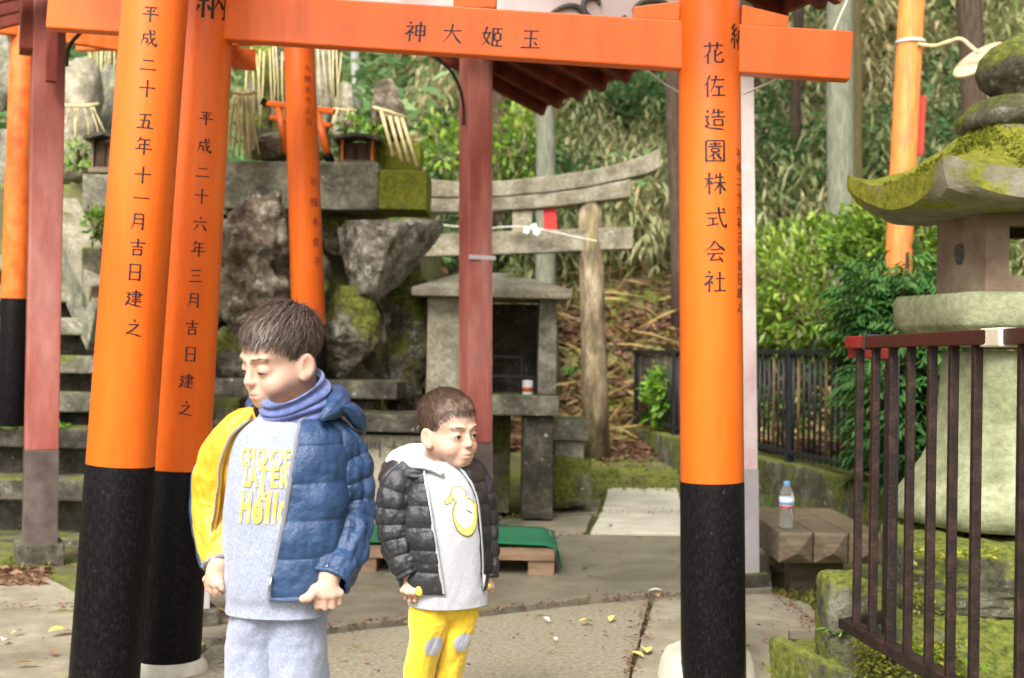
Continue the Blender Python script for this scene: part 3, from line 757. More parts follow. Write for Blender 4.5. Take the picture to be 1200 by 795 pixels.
# gate A: the one the camera looks through
aL = at(197, 772, 4.1); aLt = at(239, 20, 4.1); aR = at(836, 790, 4.0); aRt = at(831, 20, 4.0)
tA = thing('torii_gate', (0, 4.15, 0), 'bright vermilion torii gate with black pillar feet, spanning above the two boys', 'torii')
rA = .0995
bL, tL = ext(aL, aLt, .02), ext(aL, aLt, 2.62); bR, tR = ext(aR, aRt, .02), ext(aR, aRt, 2.62)
pAL, frA = pillar(tA, bL, tL, rA * 1.02, rA * .93, .655)
pAR, _ = pillar(tA, bR, tR, rA * 1.0, rA * .96, .655)
footing(tA, bL, .128, .058, foot)
footing(tA, V((bR.x - .005, bR.y + .10, 0)), .155, .12, foot)
n0, n1 = at(60, 8, 4.11), at(996, 67.5, 3.97)
zn = (n0.z + n1.z) / 2
nk = beam(tA, 'tie_beam', n0, n1, .062, .150, 'orange', .005)
dA = (n1 - n0).normalized(); nA = V((dA.y, -dA.x, 0)).normalized(); uA = dA.cross(nA) * -1
if uA.z < 0: uA = -uA
def onA(u, v): return n0 + dA * u + uA * v + nA * .0322
def uv_on(cx, cy):
    best = None
    p = at(cx, cy, 4.05)
    for _ in range(3):
        u = (p - n0).dot(dA); Yf = (n0 + dA * u + nA * .0322).y; p = at(cx, cy, Yf)
    return (p - n0).dot(dA), (p - n0).dot(uA)
it = []
for ch, cx, cy in (('神', 487, 37), ('大', 530, 40), ('姫', 577, 43), ('玉', 622, 46)):
    u, v = uv_on(cx, cy); it.append((ch, u, v, 25 * 4.05 / FPX))
letters('lettering', it, onA, 'ink', nk)
sx = n0 + dA * uv_on(555, 40)[0]
MB().bar(sx + V((0, 0, .075)), sx + V((0, 0, .34)), .135, .05, upv=nA).build('strut', 'orange', tA, bevel=.004)
for cx, w in ((795, -1), (868, 1), (275, 1), (205, -1)):           # wedges on the tie beam
    u = uv_on(cx, 40)[0]; a = n0 + dA * u + uA * .0753
    L = .145
    m = MB(); q = []
    for yy in (-.024, .024):
        o = nA * -yy
        q += [a + o, a + dA * (w * L) + o, a + dA * (w * L) + uA * .035 + o, a + uA * .062 + o]
    m.add(q, [(0, 1, 2, 3), (7, 6, 5, 4), (0, 4, 5, 1), (1, 5, 6, 2), (2, 6, 7, 3), (3, 7, 4, 0)]).build('wedge', 'orange', tA, bevel=.003)
cA = (tL + tR) / 2; half = (tR - tL) / 2
for nm, z, k, w, h, mt in (('shimaki_beam', 2.66, 1.5, .13, .11, 'orange'), ('top_lintel', 2.765, 1.68, .2, .09, 'black')):
    m = MB(); pts = []
    for i in range(13):
        t = -1 + 2 * i / 12; pts.append(V((cA.x, cA.y, z)) + V((half.x, half.y, 0)) * (k * t) + V((0, 0, .10 * abs(t) ** 2.5)))
    for a, b in zip(pts, pts[1:]): m.bar(a, b, w, h)
    m.build(nm, mt, tA)
pillar_letters(pAL, bL, tL, lambda t: rA * (1.02 - .09 * t), [('納', 248, 2, 38)] + [(c, x, y, 18.5) for c, x, y in
    (('平', 241, 137), ('成', 239, 170), ('二', 237, 201), ('十', 236, 229), ('六', 234, 262), ('年', 232, 291), ('三', 229, 323), ('月', 227, 352), ('吉', 225, 384), ('日', 223, 415), ('建', 219, 447), ('之', 218, 479))])
pillar_letters(pAR, bR, tR, lambda t: rA * (1.0 - .04 * t), [(c, x, y, 26) for c, x, y in
    (('花', 836, 62), ('佐', 837, 101), ('造', 838, 140), ('園', 838, 177), ('株', 838, 215), ('式', 839, 255), ('会', 838, 295), ('社', 838, 330))])
pillar_letters(pAR, bR, tR, lambda t: rA * (1.0 - .04 * t), [(c, 862, 178 + 16.5 * i, 14) for i, c in enumerate('平成二十六年三月吉日建之')] + [('納', 862, 40, 30)], angle=1.12)

# gate B: nearer gate, only its left pillar in view
bB = at(122, 800, 3.72); tB_ = at(181, 14, 3.72)
tB = thing('torii_gate', (0, 3.6, 0), 'nearest vermilion torii gate pillar with a date inscription and long black foot', 'torii')
b0, t0 = ext(bB, tB_, .02), ext(bB, tB_, 2.85)
rB = .096
pB, _ = pillar(tB, b0, t0, rB * 1.03, rB * .95, .700)
footing(tB, b0, .13, .055, foot)
bB2, tB2 = V((2.32, 3.2, .02)), V((2.22, 3.2, 2.85))
pillar(tB, bB2, tB2, rB * 1.03, rB * .95, .700); footing(tB, bB2, .13, .055, foot)
beam(tB, 'tie_beam', V((-1.45, 3.76, 2.46)), V((2.66, 3.15, 2.46)), .07, .17, 'orange')
beam(tB, 'shimaki_beam', V((-1.6, 3.78, 2.9)), V((2.8, 3.13, 2.9)), .14, .12, 'orange')
beam(tB, 'top_lintel', V((-1.8, 3.81, 3.01)), V((3.0, 3.10, 3.01)), .22, .095, 'black')
pillar_letters(pB, b0, t0, lambda t: rB * (1.03 - .08 * t), [(c, x, y, 21) for c, x, y in
    (('平', 176, 16), ('成', 174, 45), ('二', 173, 76), ('十', 172, 104), ('五', 170, 142), ('年', 168, 171), ('十', 167, 205), ('一', 165, 232), ('月', 162, 260), ('吉', 161, 290), ('日', 158, 319), ('建', 157, 350), ('之', 157, 384))])

# gate C: on the stairs, far left
tC = thing('torii_gate', (-2.3, 7.3, .6), 'faded vermilion torii gate standing on the mossy stone stairs', 'torii')
c0, c1 = at(14, 482, 7.05), at(29, 30, 7.05)
b0, t0 = ext(c0, c1, .60), ext(c0, c1, 3.15)
pillar(tC, b0, t0, .080, .072, 1.30, mats_=('orange_f', 'black'))
b2, t2 = V((-1.86, 7.6, .60)), V((-1.82, 7.6, 3.15))
pillar(tC, b2, t2, .080, .072, 1.30, mats_=('orange_f', 'black'))
beam(tC, 'tie_beam', at(-75, 15, 6.75), at(298, 71, 7.85), .055, .125, 'orange_f')
beam(tC, 'shimaki_beam', at(-110, -66, 6.65), at(330, 0, 7.95), .1, .1, 'orange_f')
beam(tC, 'top_lintel', at(-120, -90, 6.65), at(340, -24, 7.95), .16, .08, 'black')

# gate D: single slender pillar in front of the rock mound
tD = thing('torii_gate', (-1.1, 7.55, .85), 'slender vermilion torii gate with faint red writing in front of the boulders', 'torii')
d0, d1 = at(364, 443, 7.5), at(351, 60, 7.5)
b0, t0 = ext(d0, d1, .89), ext(d0, d1, 3.15)
pD, _ = pillar(tD, b0, t0, .100, .088, 1.04 + (413 - 383) / FPX * 7.5, mats_=('orange', 'black'))
pillar_letters(pD, b0, t0, lambda t: .100 - .012 * t, [(c, x, y, 11.5) for c, x, y in (('羽', 367, 213), ('根', 368, 237), ('木', 369, 260), ('良', 370, 284), ('子', 371, 307))], 'inkred', .11)
pillar_letters(pD, b0, t0, lambda t: .100 - .012 * t, [(c, 360 + .3 * i, 80 + 12.5 * i, 9) for i, c in enumerate('大根吉大之日')], 'inkred', .10)
dz = 2.92
beam(tD, 'tie_beam', V((-2.7, 7.85, dz)), V((-.95, 7.47, dz)), .055, .12, 'orange')
pillar(tD, V((-2.38, 7.78, .75)), V((-2.34, 7.78, 3.15)), .100, .088, 1.19, mats_=('orange', 'black'))
beam(tD, 'top_lintel', V((-2.9, 7.89, 3.2)), V((-.75, 7.43, 3.2)), .15, .1, 'orange')

# ------------------------------------------------------------------ pavilion
pv = thing('pavilion', (-.7, 6.2, 0), 'open timber pavilion with faded red posts and a carved pale pink gable board', 'pavilion')
E0 = at(645, 126, 8.0); a_ = V((.41, -.91, 0)).normalized(); b_ = V((-.91, -.41, 0)).normalized()
Rz = Matrix((a_, -b_, V((0, 0, 1)))).transposed()      # columns: s axis, right axis, up
def E(s, t, z): return V((E0.x, E0.y, 0)) + a_ * s + b_ * t + V((0, 0, z))
def post(x0, y0, x1, y1, Y, w, zb, mt, ml, base=True, ztop=2.86, groove=False):
    p1, p0 = at(x1, y1, Y), at(x0, y0, Y); ext_ = lambda z: p0 + (p1 - p0) * ((z - p0.z) / (p1.z - p0.z))
    B, Mi, T = ext_(.07), ext_(zb), ext_(ztop)
    po = MB().bar(Mi, T, w, w, upv=a_).build('post', mt, pv, bevel=.006)
    MB().bar(B, Mi, w * 1.03, w * 1.03, upv=a_).build('metal_sleeve', ml, po, bevel=.004)
    if base: MB().box(V((B.x, B.y, .035)), (w * 1.45, w * 1.45, .11), Rz).build('post_base', 'stonedark_shaded', po, bevel=.01)
    if groove:
        q = w / 2 + .004
        MB().bar(Mi + a_ * q - b_ * (w * .16), T + a_ * q - b_ * (w * .16), .05, .008, upv=a_).build('groove_strip', mt, po)  # thin board standing for the dark groove line of the post face
    return po
pL = post(46, 650, 57, 40, 6.25, .150, .54, 'pink', 'postgrey')
pC = post(557, 640, 557.5, 90, 7.3, .148, .545, 'pink', 'postgrey', groove=True)
pR = post(862, 700, 856, 60, 5.75, .150, .545, 'pinkpale', 'postpale')
pF = post(216, 745, 226, 60, 4.75, .15, .54, 'pinkpale', 'postpale')
for y in (303,):
    p = at(559, y, 7.3); m = MB().bar(p - V((0, 0, .012)), p + V((0, 0, .012)), .160, .160, upv=a_); m.build('wire_band', 'postpale', pC)
# pale face on the left post's side and capital block
p = at(48, 30, 6.25); MB().bar(p + V((0, 0, -.14)), p + V((0, 0, .3)), .19, .17, upv=a_).build('capital', 'redbrown', pL, bevel=.006)
p = at(61, 55, 6.12); MB().bar(p + V((0, 0, -.17)), p + V((0, 0, .3)), .05, .05, upv=a_).build('bracket', 'redbrown', pL, bevel=.004)
cornerpts = {'L': at(57, 10, 6.25), 'C': at(557, 60, 7.3), 'R': at(856, 20, 5.75), 'F': at(226, 0, 4.75)}
def hz(k, z): q = cornerpts[k]; return V((q.x, q.y, z))
def over(a, b, e): d = (b - a).normalized(); return a - d * e, b + d * e
for A, B_, z in (('C', 'R', 2.88), ('L', 'F', 2.88)):
    q = over(hz(A, z), hz(B_, z), .35); MB().bar(q[0], q[1], .14, .17).build('wall_plate', 'redbrown', pv, bevel=.006)
q = over(hz('L', 2.99), hz('C', 2.99), .15); MB().bar(q[0], q[1], .12, .16).build('cross_beam', 'redbrown', pv, bevel=.006)
# gable board between the near posts, with carved swirls
gF, gR = hz('F', 2.6), hz('R', 2.6)
gd = (gR - gF).normalized(); gn = V((gd.y, -gd.x, 0)); gl = (gR - gF).length
gb = MB().bar(gF - gd * .12, gR + gd * .02, .05, .40).build('gable_board', 'pinkpale', pv, bevel=.004)
def onG(cx, cy, off=.03):
    p = at(cx, cy, 5.2)
    for _ in range(5):
        u = (p - gF).dot(gd); Yf = (gF + gd * u + gn * off).y; p = at(cx, cy, Yf)
    return p
def swirl(pts, w0):
    P = [onG(x, y, .034) for x, y in pts]; Q = []
    for i in range(len(P) - 1):                                   # Catmull-Rom
        p0, p1, p2, p3 = P[max(i - 1, 0)], P[i], P[i + 1], P[min(i + 2, len(P) - 1)]
        for k in range(6):
            t = k / 6; Q.append(.5 * ((2 * p1) + (p2 - p0) * t + (2 * p0 - 5 * p1 + 4 * p2 - p3) * t * t + (3 * p1 - p0 - 3 * p2 + p3) * t ** 3))
    Q.append(P[-1]); n = len(Q)
    rad = [w0 * (.18 + .82 * math.sin(math.pi * (.08 + .84 * i / (n - 1))) ** .7) for i in range(n)]
    MB().tube(Q, rad, 10).build('carved_swirl', 'carve', gb, smooth=True)
swirl([(645, 16), (658, 9), (670, 7), (679, 10), (687, 19), (694, 24)], .012)
swirl([(703, 6), (700, -1), (690, -2), (684, 4), (685, 14), (696, 23), (712, 26), (724, 24), (733, 19)], .013)
swirl([(749, 27), (744, 18), (745, 9), (755, 2), (768, 1), (780, 4), (788, 11), (793, 17)], .013)
# roof: eave board, rafters, far bargeboard, panel, ridge
ez = E0.z; pitch = .385; RS = 2.85; RT_ = 1.75
eb = MB().bar(E(-.04, .02, ez + .055), E(RS, .02, ez + .055), .035, .09).build('eave_board', 'redbrown', pv, bevel=.003)
MB().bar(E(-.03, -.01, ez + .07), E(-.03, RT_, ez + .07 + pitch * RT_), .045, .26).build('bargeboard', 'redbrown', pv, bevel=.004)
MB().bar(E(RS, -.01, ez + .07), E(RS, RT_, ez + .07 + pitch * RT_), .045, .26).build('bargeboard', 'redbrown', pv, bevel=.004)
for sgn in (0, 1):
    for i in range(10):
        s = .15 + i * .285
        p0 = E(s, .0 if not sgn else 2 * RT_, ez + .0); p1 = E(s, RT_, ez + pitch * RT_)
        MB().bar(p0, p1, .05, .075).build('rafter', 'redbrown', pv, bevel=.003)
    q0, q1 = .0, .75  # roof covering cut to a strip by the eave so light comes through
    m = MB()
    z = .085
    v = [E(-.08, q0, ez + z), E(RS + .06, q0, ez + z), E(RS + .06, q1, ez + z + pitch * q1), E(-.08, q1, ez + z + pitch * q1)]
    v += [k + V((0, 0, .04)) for k in v]
    if not sgn: m.add(v, [(3, 2, 1, 0), (4, 5, 6, 7), (0, 1, 5, 4), (1, 2, 6, 5), (2, 3, 7, 6), (3, 0, 4, 7)]).build('cut_roof_panel', 'redbrown', pv)
MB().bar(E(-.1, 2 * RT_, ez + .055), E(RS, 2 * RT_, ez + .055), .035, .09).build('eave_board', 'redbrown', pv, bevel=.003)
MB().bar(E(-.12, RT_, ez + pitch * RT_ + .17), E(RS + .1, RT_, ez + pitch * RT_ + .17), .16, .12).build('ridge_cap', 'redbrown', pv, bevel=.01)
# bent rods
def rod(pts, r, parent, name='brace_rod', mat='wire'):
    Q = []
    for i in range(len(pts) - 1):
        p0, p1, p2, p3 = pts[max(i - 1, 0)], pts[i], pts[i + 1], pts[min(i + 2, len(pts) - 1)]
        for k in range(5):
            t = k / 5; Q.append(.5 * ((2 * p1) + (p2 - p0) * t + (2 * p0 - 5 * p1 + 4 * p2 - p3) * t * t + (3 * p1 - p0 - 3 * p2 + p3) * t ** 3))
    Q.append(pts[-1]); return MB().tube(Q, r, 8).build(name, mat, parent, smooth=True)
rod([at(505, 50, 7.0), at(514, 69, 7.05), at(529, 84, 7.1), at(539, 104, 7.16), at(543, 124, 7.2), at(543, 147, 7.22)], .009, pv)
rod([at(110, 22, 5.9), at(95, 38, 6.0), at(84, 50, 6.08), at(79, 62, 6.12), at(78, 78, 6.14)], .010, pv)
# light ropes tied at the gate
rp = rod([at(757, 82, 4.35), at(768, 90, 4.5), at(782, 101, 4.7), at(797, 109, 4.9), at(810, 112, 5.0)], .0042, None, 'cord', 'rope'); tag(rp, 'white cord hanging under the tie beam left of the right pillar', 'cord')
rp = rod([at(872, 110, 4.9), at(886, 104, 4.8), at(900, 98, 4.6), at(913, 91, 4.35)], .0042, None, 'cord', 'rope'); tag(rp, 'white cord tied from the pale post up to the tie beam end', 'cord')
rp = rod([at(974, 44, 6.2), at(984, 20, 6.2), at(995, -6, 6.2), at(1003, -40, 6.2)], .004, None, 'cord', 'rope'); tag(rp, 'thin pale cord slanting up above the tie beam end', 'cord')

# ------------------------------------------------------------------ rocks
def sphere_grid(nu=88, nv=56):
    th = np.linspace(0, np.pi, nv); ph = np.linspace(0, 2 * np.pi, nu, endpoint=False)
    T, Pp = np.meshgrid(th, ph, indexing='ij')
    v = np.stack([np.sin(T) * np.cos(Pp), np.sin(T) * np.sin(Pp), np.cos(T)], -1).reshape(-1, 3)
    i = np.arange(nv - 1)[:, None] * nu; j = np.arange(nu)[None]; k = (j + 1) % nu
    f = np.stack([i + j, i + nu + j, i + nu + k, i + k], -1).reshape(-1, 4)
    return v, f
SPV, SPF = sphere_grid()
def rock_verts(c, r, seed, facets=9, rough=.10, boxy=.0, freq=2.2):
    rg = np.random.default_rng(seed); u = SPV.copy()
    if boxy: u = u / np.power(np.sum(np.abs(u) ** (2 + 6 * boxy), 1, keepdims=True), 1 / (2 + 6 * boxy))
    for _ in range(facets):
        n = norm(rg.normal(size=(1, 3)))[0]; dd = rg.uniform(.62, .92)
        e = u @ n - dd; u = u - np.outer(np.maximum(e, 0) * .92, n)
    nn = norm(SPV)
    rr = np.array(r, float)
    w = u * rr
    amp = float(np.mean(rr)) * rough
    q = w / float(np.mean(rr)) * freq + seed * 3.7
    w = w + nn * (fbm(q, 6) * amp)[:, None] + nn * (-np.abs(vnoise(q * 2.3)) * amp * .7)[:, None] + nn * ((.5 - np.abs(vnoise(q * np.array([3, 3, 9.])))) * amp * .35)[:, None]
    return w + np.array(tuple(c))
def rock(name, parent, x0, x1, y0, y1, Y, mat, seed, dep=None, **kw):
    a, b = at(x0, y0, Y), at(x1, y1, Y); c = (a + b) / 2; r = ((b.x - a.x) / 2, (dep or (b.x - a.x) * .45), (a.z - b.z) / 2)
    v = rock_verts(c, r, seed, **kw)
    return mesh_obj(name, v, SPF.copy(), mat, parent, smooth=True)

mound = thing('rock_mound', (-1.2, 8.2, 0), 'mound of stacked mossy boulders carrying a stone platform', 'rock mound')
for i, (x0, x1, y0, y1, Y, mt, kw) in enumerate([
    (255, 352, 226, 412, 8.05, 'rock', dict(facets=8, rough=.20, freq=2.8)), (376, 446, 334, 450, 7.75, 'rockmoss', dict(facets=8, rough=.09)),
    (436, 506, 296, 490, 8.2, 'rockmoss', dict(facets=8, rough=.12)), (415, 455, 350, 440, 7.95, 'rock', dict(facets=8)),
    (236, 306, 380, 462, 7.95, 'rockmoss', dict(facets=6)), (325, 400, 290, 410, 8.35, 'rockmoss', {}), (205, 285, 250, 400, 8.4, 'rock', {}),
    (300, 392, 385, 465, 8.25, 'rockmoss', {}), (484, 520, 320, 430, 8.55, 'rockmoss', {}), (370, 420, 240, 300, 8.5, 'rockmoss', {}),
    (130, 230, 330, 480, 8.5, 'rockmoss', {}), (240, 360, 462, 620, 8.3, 'stonedark_shaded', dict(facets=6)), (350, 470, 462, 620, 8.4, 'stonemoss', dict(facets=6)),
    (440, 510, 440, 606, 8.5, 'rockmoss', {}), (140, 260, 460, 630, 8.5, 'stonedark_shaded', {}), (120, 220, 240, 340, 8.7, 'rock', {})]):
    rock('boulder', mound, x0, x1, y0, y1, Y, mt, 20 + i, **kw)
# overhanging wedge-shaped boulder
c = at(448, 296, 7.85); v = rock_verts((0, 0, 0), (.33, .26, .30), 77, facets=5, rough=.09, freq=3.6, boxy=.25)
v[:, 2] = np.where(v[:, 2] > .17, .17 + (v[:, 2] - .17) * .35, v[:, 2])
t = np.clip((.14 - v[:, 2]) / .42, 0, 1); v[:, 0] = v[:, 0] * (1 - .52 * t) - .04 * t + .05 * (1 - t); v[:, 2] = v[:, 2] + .08 * v[:, 0] + .05 * (np.abs(v[:, 0]) > .2) * (1 - t) * 0
v = v + np.array(tuple(c)); mesh_obj('boulder', v, SPF.copy(), 'rocklichen', mound, smooth=True)['label'] = 'overhanging wedge shaped grey boulder'
# platform slabs
def pxbox(name, parent, x0, x1, y0, y1, Y, dep, mat, bevel=.012, jit=.006, rot=0, sub=2):
    a, b = at(x0, y0, Y), at(x1, y1, Y); z0, z1 = min(a.z, b.z), max(a.z, b.z)
    m = MB().box(V(((a.x + b.x) / 2, Y + dep / 2, (z0 + z1) / 2)), (abs(b.x - a.x), dep, z1 - z0), Matrix.Rotation(rot, 3, 'Z') if rot else None)
    return m.build(name, mat, parent, bevel=bevel, jit=jit, sub=sub)
pxbox('platform_stone', mound, 262, 446, 188, 247, 8.25, .55, 'stone', rot=-.05)
pxbox('platform_stone', mound, 96, 268, 204, 252, 8.35, .5, 'stone')
o = pxbox('platform_stone', mound, 444, 500, 199, 246, 8.2, .5, 'mossfull'); o['label'] = 'moss covered end block'
pxbox('ledge_slab', mound, 250, 466, 444, 469, 7.35, .62, 'stonedark_shaded')
pxbox('ledge_support', mound, 280, 330, 469, 600, 7.5, .4, 'stonedark_shaded')
pxbox('ledge_support', mound, 400, 436, 469, 600, 7.5, .4, 'stonemoss')

# ------------------------------------------------------------------ stairs
stairs = thing('stone_stairs', (-2.9, 7.4, 0), 'mossy stone stairs with shade-darkened risers climbing behind the left faded red post', 'stairs')
sd_ = [(632, 6.85), (563, 7.0), (502, 7.25), (461, 7.55), (416, 7.8), (372, 8.05), (335, 8.3), (300, 8.55), (266, 8.8), (236, 9.05)]
for i, (y, Y) in enumerate(sd_):
    top = at(60, y, Y).z; xr = at(262 if i < 3 else (150 - 3 * i), y, Y).x; xl = -4.2
    m = MB().box(V(((xl + xr) / 2, Y + .30, top - .055)), (xr - xl, .60, .11)); m.build('step', 'stone' if i > 2 else 'stonedark_shaded', stairs, bevel=.012, jit=.008, sub=3)
    MB().box(V(((xl + xr) / 2, Y + .50, (top - .11) / 2 - .03)), (xr - xl - .02, .60, top - .11 + .06)).build('riser', 'stonedark_shaded', stairs)  # shade of the gap under the tread put into the riser's dark colour
a, b = at(72, 240, 8.75), at(124, 345, 7.95)
MB().bar(a, b, .20, .12).build('balustrade', 'stoneclean', stairs, bevel=.012)
m = MB().bar(a - V((0, 0, .22)), b - V((0, 0, .22)), .17, .32); m.build('balustrade_wall', 'stone', stairs, bevel=.01)
pxbox('newel', stairs, 96, 118, 290, 360, 8.0, .18, 'stonemoss')
P = np.array([[random.uniform(-3.4, -2.55), random.uniform(7.2, 7.45), 0] for _ in range(700)]); P[:, 2] = at(60, 502, 7.25).z
mo = blade_obj('moss_tuft', [blades(P, rdir(len(P), .2, 1), rdir(len(P)), rng.uniform(.02, .06, len(P)), .02, .3)], 'fern', stairs); mo['kind'] = 'stuff'

# ------------------------------------------------------------------ gravestones and offerings on the platform
def stone_slab(name, label, x0, x1, y0, y1, Y, mat, seed, dep=.16, cat='gravestone', parent=None):
    a, b = at(x0, y0, Y), at(x1, y1, Y); c = (a + b) / 2; r = ((b.x - a.x) / 2, dep, (a.z - b.z) / 2)
    v = rock_verts(c, r, seed, facets=6, rough=.07, boxy=.15)
    o = mesh_obj(name, v, SPF.copy(), mat, parent, smooth=True)
    if parent is None: tag(o, label, cat)
    return o
stone_slab('gravestone', 'pale rounded gravestone beside the left faded red post, bound with straw', 66, 118, 62, 215, 9.2, 'stoneclean', 101)
stone_slab('gravestone', 'small grey rounded stone behind the pale gravestone', 112, 150, 78, 215, 9.6, 'stone', 102)
stone_slab('gravestone', 'tall dark mossy gravestone draped with long straw strands', 284, 336, 25, 190, 9.0, 'stonemoss', 103)
stone_slab('gravestone', 'tall narrow grey gravestone right of the slender pillar', 355, 402, 20, 190, 9.1, 'stone', 104)
stone_slab('gravestone', 'small pale pointed gravestone above the little timber shrine', 389, 417, 96, 190, 8.95, 'stoneclean', 105, .1)
stone_slab('gravestone', 'round topped brown stele standing on a mossy block', 437, 478, 93, 178, 8.6, 'rock', 106, .11)
stone_slab('boulder', 'grey rock lying on the platform under the tall gravestones', 296, 342, 152, 190, 8.5, 'rock', 107, .16, 'rock')
stone_slab('gravestone', 'old grey stone seen in the gap above the stairs', -20, 28, 30, 130, 10.2, 'stone', 108)
blk = pxbox('stone_block', None, 438, 492, 166, 200, 8.45, .36, 'mossfull'); tag(blk, 'mossy stone block under the brown stele', 'stone block')
pxb = pxbox('stone_wall', None, -60, 60, 150, 235, 9.6, .4, 'stone'); tag(pxb, 'low grey stone wall at the head of the stairs', 'stone wall')

def strands(label, x0, x1, y0, y1, Y, N, spread=.0, name='straw_bundle', w=.010, rope=None):
    root = thing(name, at((x0 + x1) / 2, y1, Y), label, 'straw bundle')
    for i in range(N):
        xa = x0 + (x1 - x0) * (i + random.uniform(.1, .9)) / N; xb = xa + random.uniform(-6, 6) + spread * ((i + .5) / N - .5) * (x1 - x0)
        ya = y0 + random.uniform(-4, 4); yb = y1 + random.uniform(-14, 4)
        a = at(xa, ya, Y + random.uniform(-.02, .02)); b = at(xb, yb, Y - random.uniform(.0, .12)); mdl = a.lerp(b, .5) + V((random.uniform(-.02, .02), 0, 0))
        MB().tube([a, mdl, b], [w * .5, w * .5, w * .35], 5).build('straw', 'straw', root, smooth=True)
    if rope:
        MB().tube([at(rope[0] + (rope[1] - rope[0]) * t / 4, rope[2] + 3 * math.sin(t / 4 * math.pi), Y - .06) for t in range(5)], .012, 7).build('rope', 'straw', root, smooth=True)
    return root
strands('long straw strands hanging over the tall mossy gravestone', 288, 332, 58, 150, 8.78, 9)
strands('thick straw bundle hanging at the left end of the stone platform', 274, 296, 106, 186, 8.2, 14, .6, w=.014, rope=(272, 300, 108))
strands('straw strands hanging over the narrow grey gravestone', 372, 402, 58, 140, 8.85, 6)
strands('straw strands fanned around the pale rounded gravestone', 72, 112, 122, 170, 8.98, 7, .9, rope=(66, 116, 122))
strands('curtain of old straw behind the small rounded stone', 100, 142, 40, 112, 10.0, 14)
strands('four bamboo sticks slanting down from the brown stele', 446, 474, 132, 186, 8.38, 4, 1.0, 'bamboo_sticks', .020, rope=(438, 478, 132)) if False else None
bs = thing('bamboo_stick_bundle', at(470, 190, 8.4), 'pale bamboo sticks slanting down from the brown stele', 'bamboo sticks')
for (xa, ya, xb, yb) in ((446, 128, 461, 184), (455, 131, 471, 190), (464, 136, 479, 190), (471, 139, 489, 196)):
    MB().tube([at(xa, ya, 8.45), at(xb, yb, 8.3)], .012, 8).build('stick', 'straw', bs, smooth=True)
MB().tube([at(437, 126, 8.47), at(455, 131, 8.42), at(477, 139, 8.47)], .012, 7).build('rope', 'straw', bs, smooth=True)
bs = thing('bamboo_stick_bundle', at(402, 150, 8.7), 'crossed thin sticks around the small pale pointed gravestone', 'bamboo sticks')
for (xa, ya, xb, yb) in ((386, 158, 396, 128), (390, 128, 418, 130), (408, 130, 418, 154), (413, 132, 420, 150)):
    MB().tube([at(xa, ya, 8.75), at(xb, yb, 8.75)], .009, 7).build('stick', 'straw', bs, smooth=True)
# little vermilion torii on the platform
mt_ = thing('miniature_torii', at(350, 190, 8.4), 'miniature vermilion torii leaning on the stone platform', 'torii')
MB().tube([at(336, 180, 8.38), at(326, 122, 8.45)], .026, 12).build('pillar', 'orange', mt_, smooth=True)
MB().tube([at(385, 186, 8.32), at(371, 132, 8.38)], .026, 12).build('pillar', 'orange', mt_, smooth=True)
MB().tube([at(388, 191, 8.32), at(383, 181, 8.32)], .031, 12).build('black_foot', 'black', mt_, smooth=True)
MB().bar(at(311, 121, 8.46), at(392, 131, 8.36), .05, .035).build('top_lintel', 'orange', mt_, bevel=.004)
MB().bar(at(308, 119, 8.465), at(314, 122, 8.455), .056, .05).build('end_cap', 'black', mt_, bevel=.004)
MB().bar(at(317, 138, 8.45), at(388, 147, 8.36), .035, .028).build('tie_beam', 'orange', mt_, bevel=.003)
# little timber shrines
def mini_shrine(label, x0, x1, y0, y1, Y, side):
    r = thing('miniature_shrine', at((x0 + x1) / 2, y1, Y), label, 'shrine')
    w = (x1 - x0) * Y / FPX; h = (y1 - y0) * Y / FPX; b = at((x0 + x1) / 2, y1, Y); d = w * .6
    MB().box(b + V((0, d / 2, .015)), (w * 1.02, d * 1.2, .035)).build('base', 'wood', r, bevel=.003)
    for sx in (-1, 1):
        MB().box(b + V((sx * w * .40, d / 2, h * .42)), (w * .07, d, h * .75)).build('side_wall', side, r, bevel=.002)
    MB().box(b + V((0, d * .92, h * .42)), (w * .74, .015, h * .74)).build('back_wall', 'wood', r)
    for sx in (-.5, .5):
        MB().box(b + V((sx * w * .36, .03, h * .40)), (w * .33, .014, h * .66)).build('door', 'bark', r, bevel=.002)
    m = MB()
    for i in range(2):
        s_ = 1 if i else -1
        m.bar(b + V((0, -.03 + d / 2, h * .93)), b + V((s_ * w * .62, -.03 + d / 2, h * .80)), d * 1.5, .022)
    m.build('roof', 'stonedark_shaded', r, bevel=.002)
mini_shrine('small timber shrine with an orange side wall in front of the stele', 396, 440, 156, 194, 8.3, 'orange_w')
mini_shrine('small dark shrine box beside the pale rounded gravestone', 104, 140, 154, 202, 8.55, 'wood')
# leafy sprigs on the platform
for lab, cx, cy, Y, r, N in (('bright green sprigs growing around the small pale pointed gravestone', 410, 148, 8.7, (.12, .06, .07), 90), ('green fern leaves between the little shrine and the stele', 438, 158, 8.4, (.07, .05, .07), 70),
                             ('fresh green leaves sprouting behind the miniature torii foot', 400, 172, 8.45, (.09, .06, .06), 80), ('mossy green fern tuft in front of the pale rounded gravestone', 92, 180, 8.75, (.13, .08, .09), 150),
                             ('overgrown fern clump beside the stair balustrade', 112, 262, 8.15, (.09, .07, .10), 130)):
    bush('fern_tuft', lab, at(cx, cy, Y), r, 'fern', N, .05, .5, 'fern', stems=2)

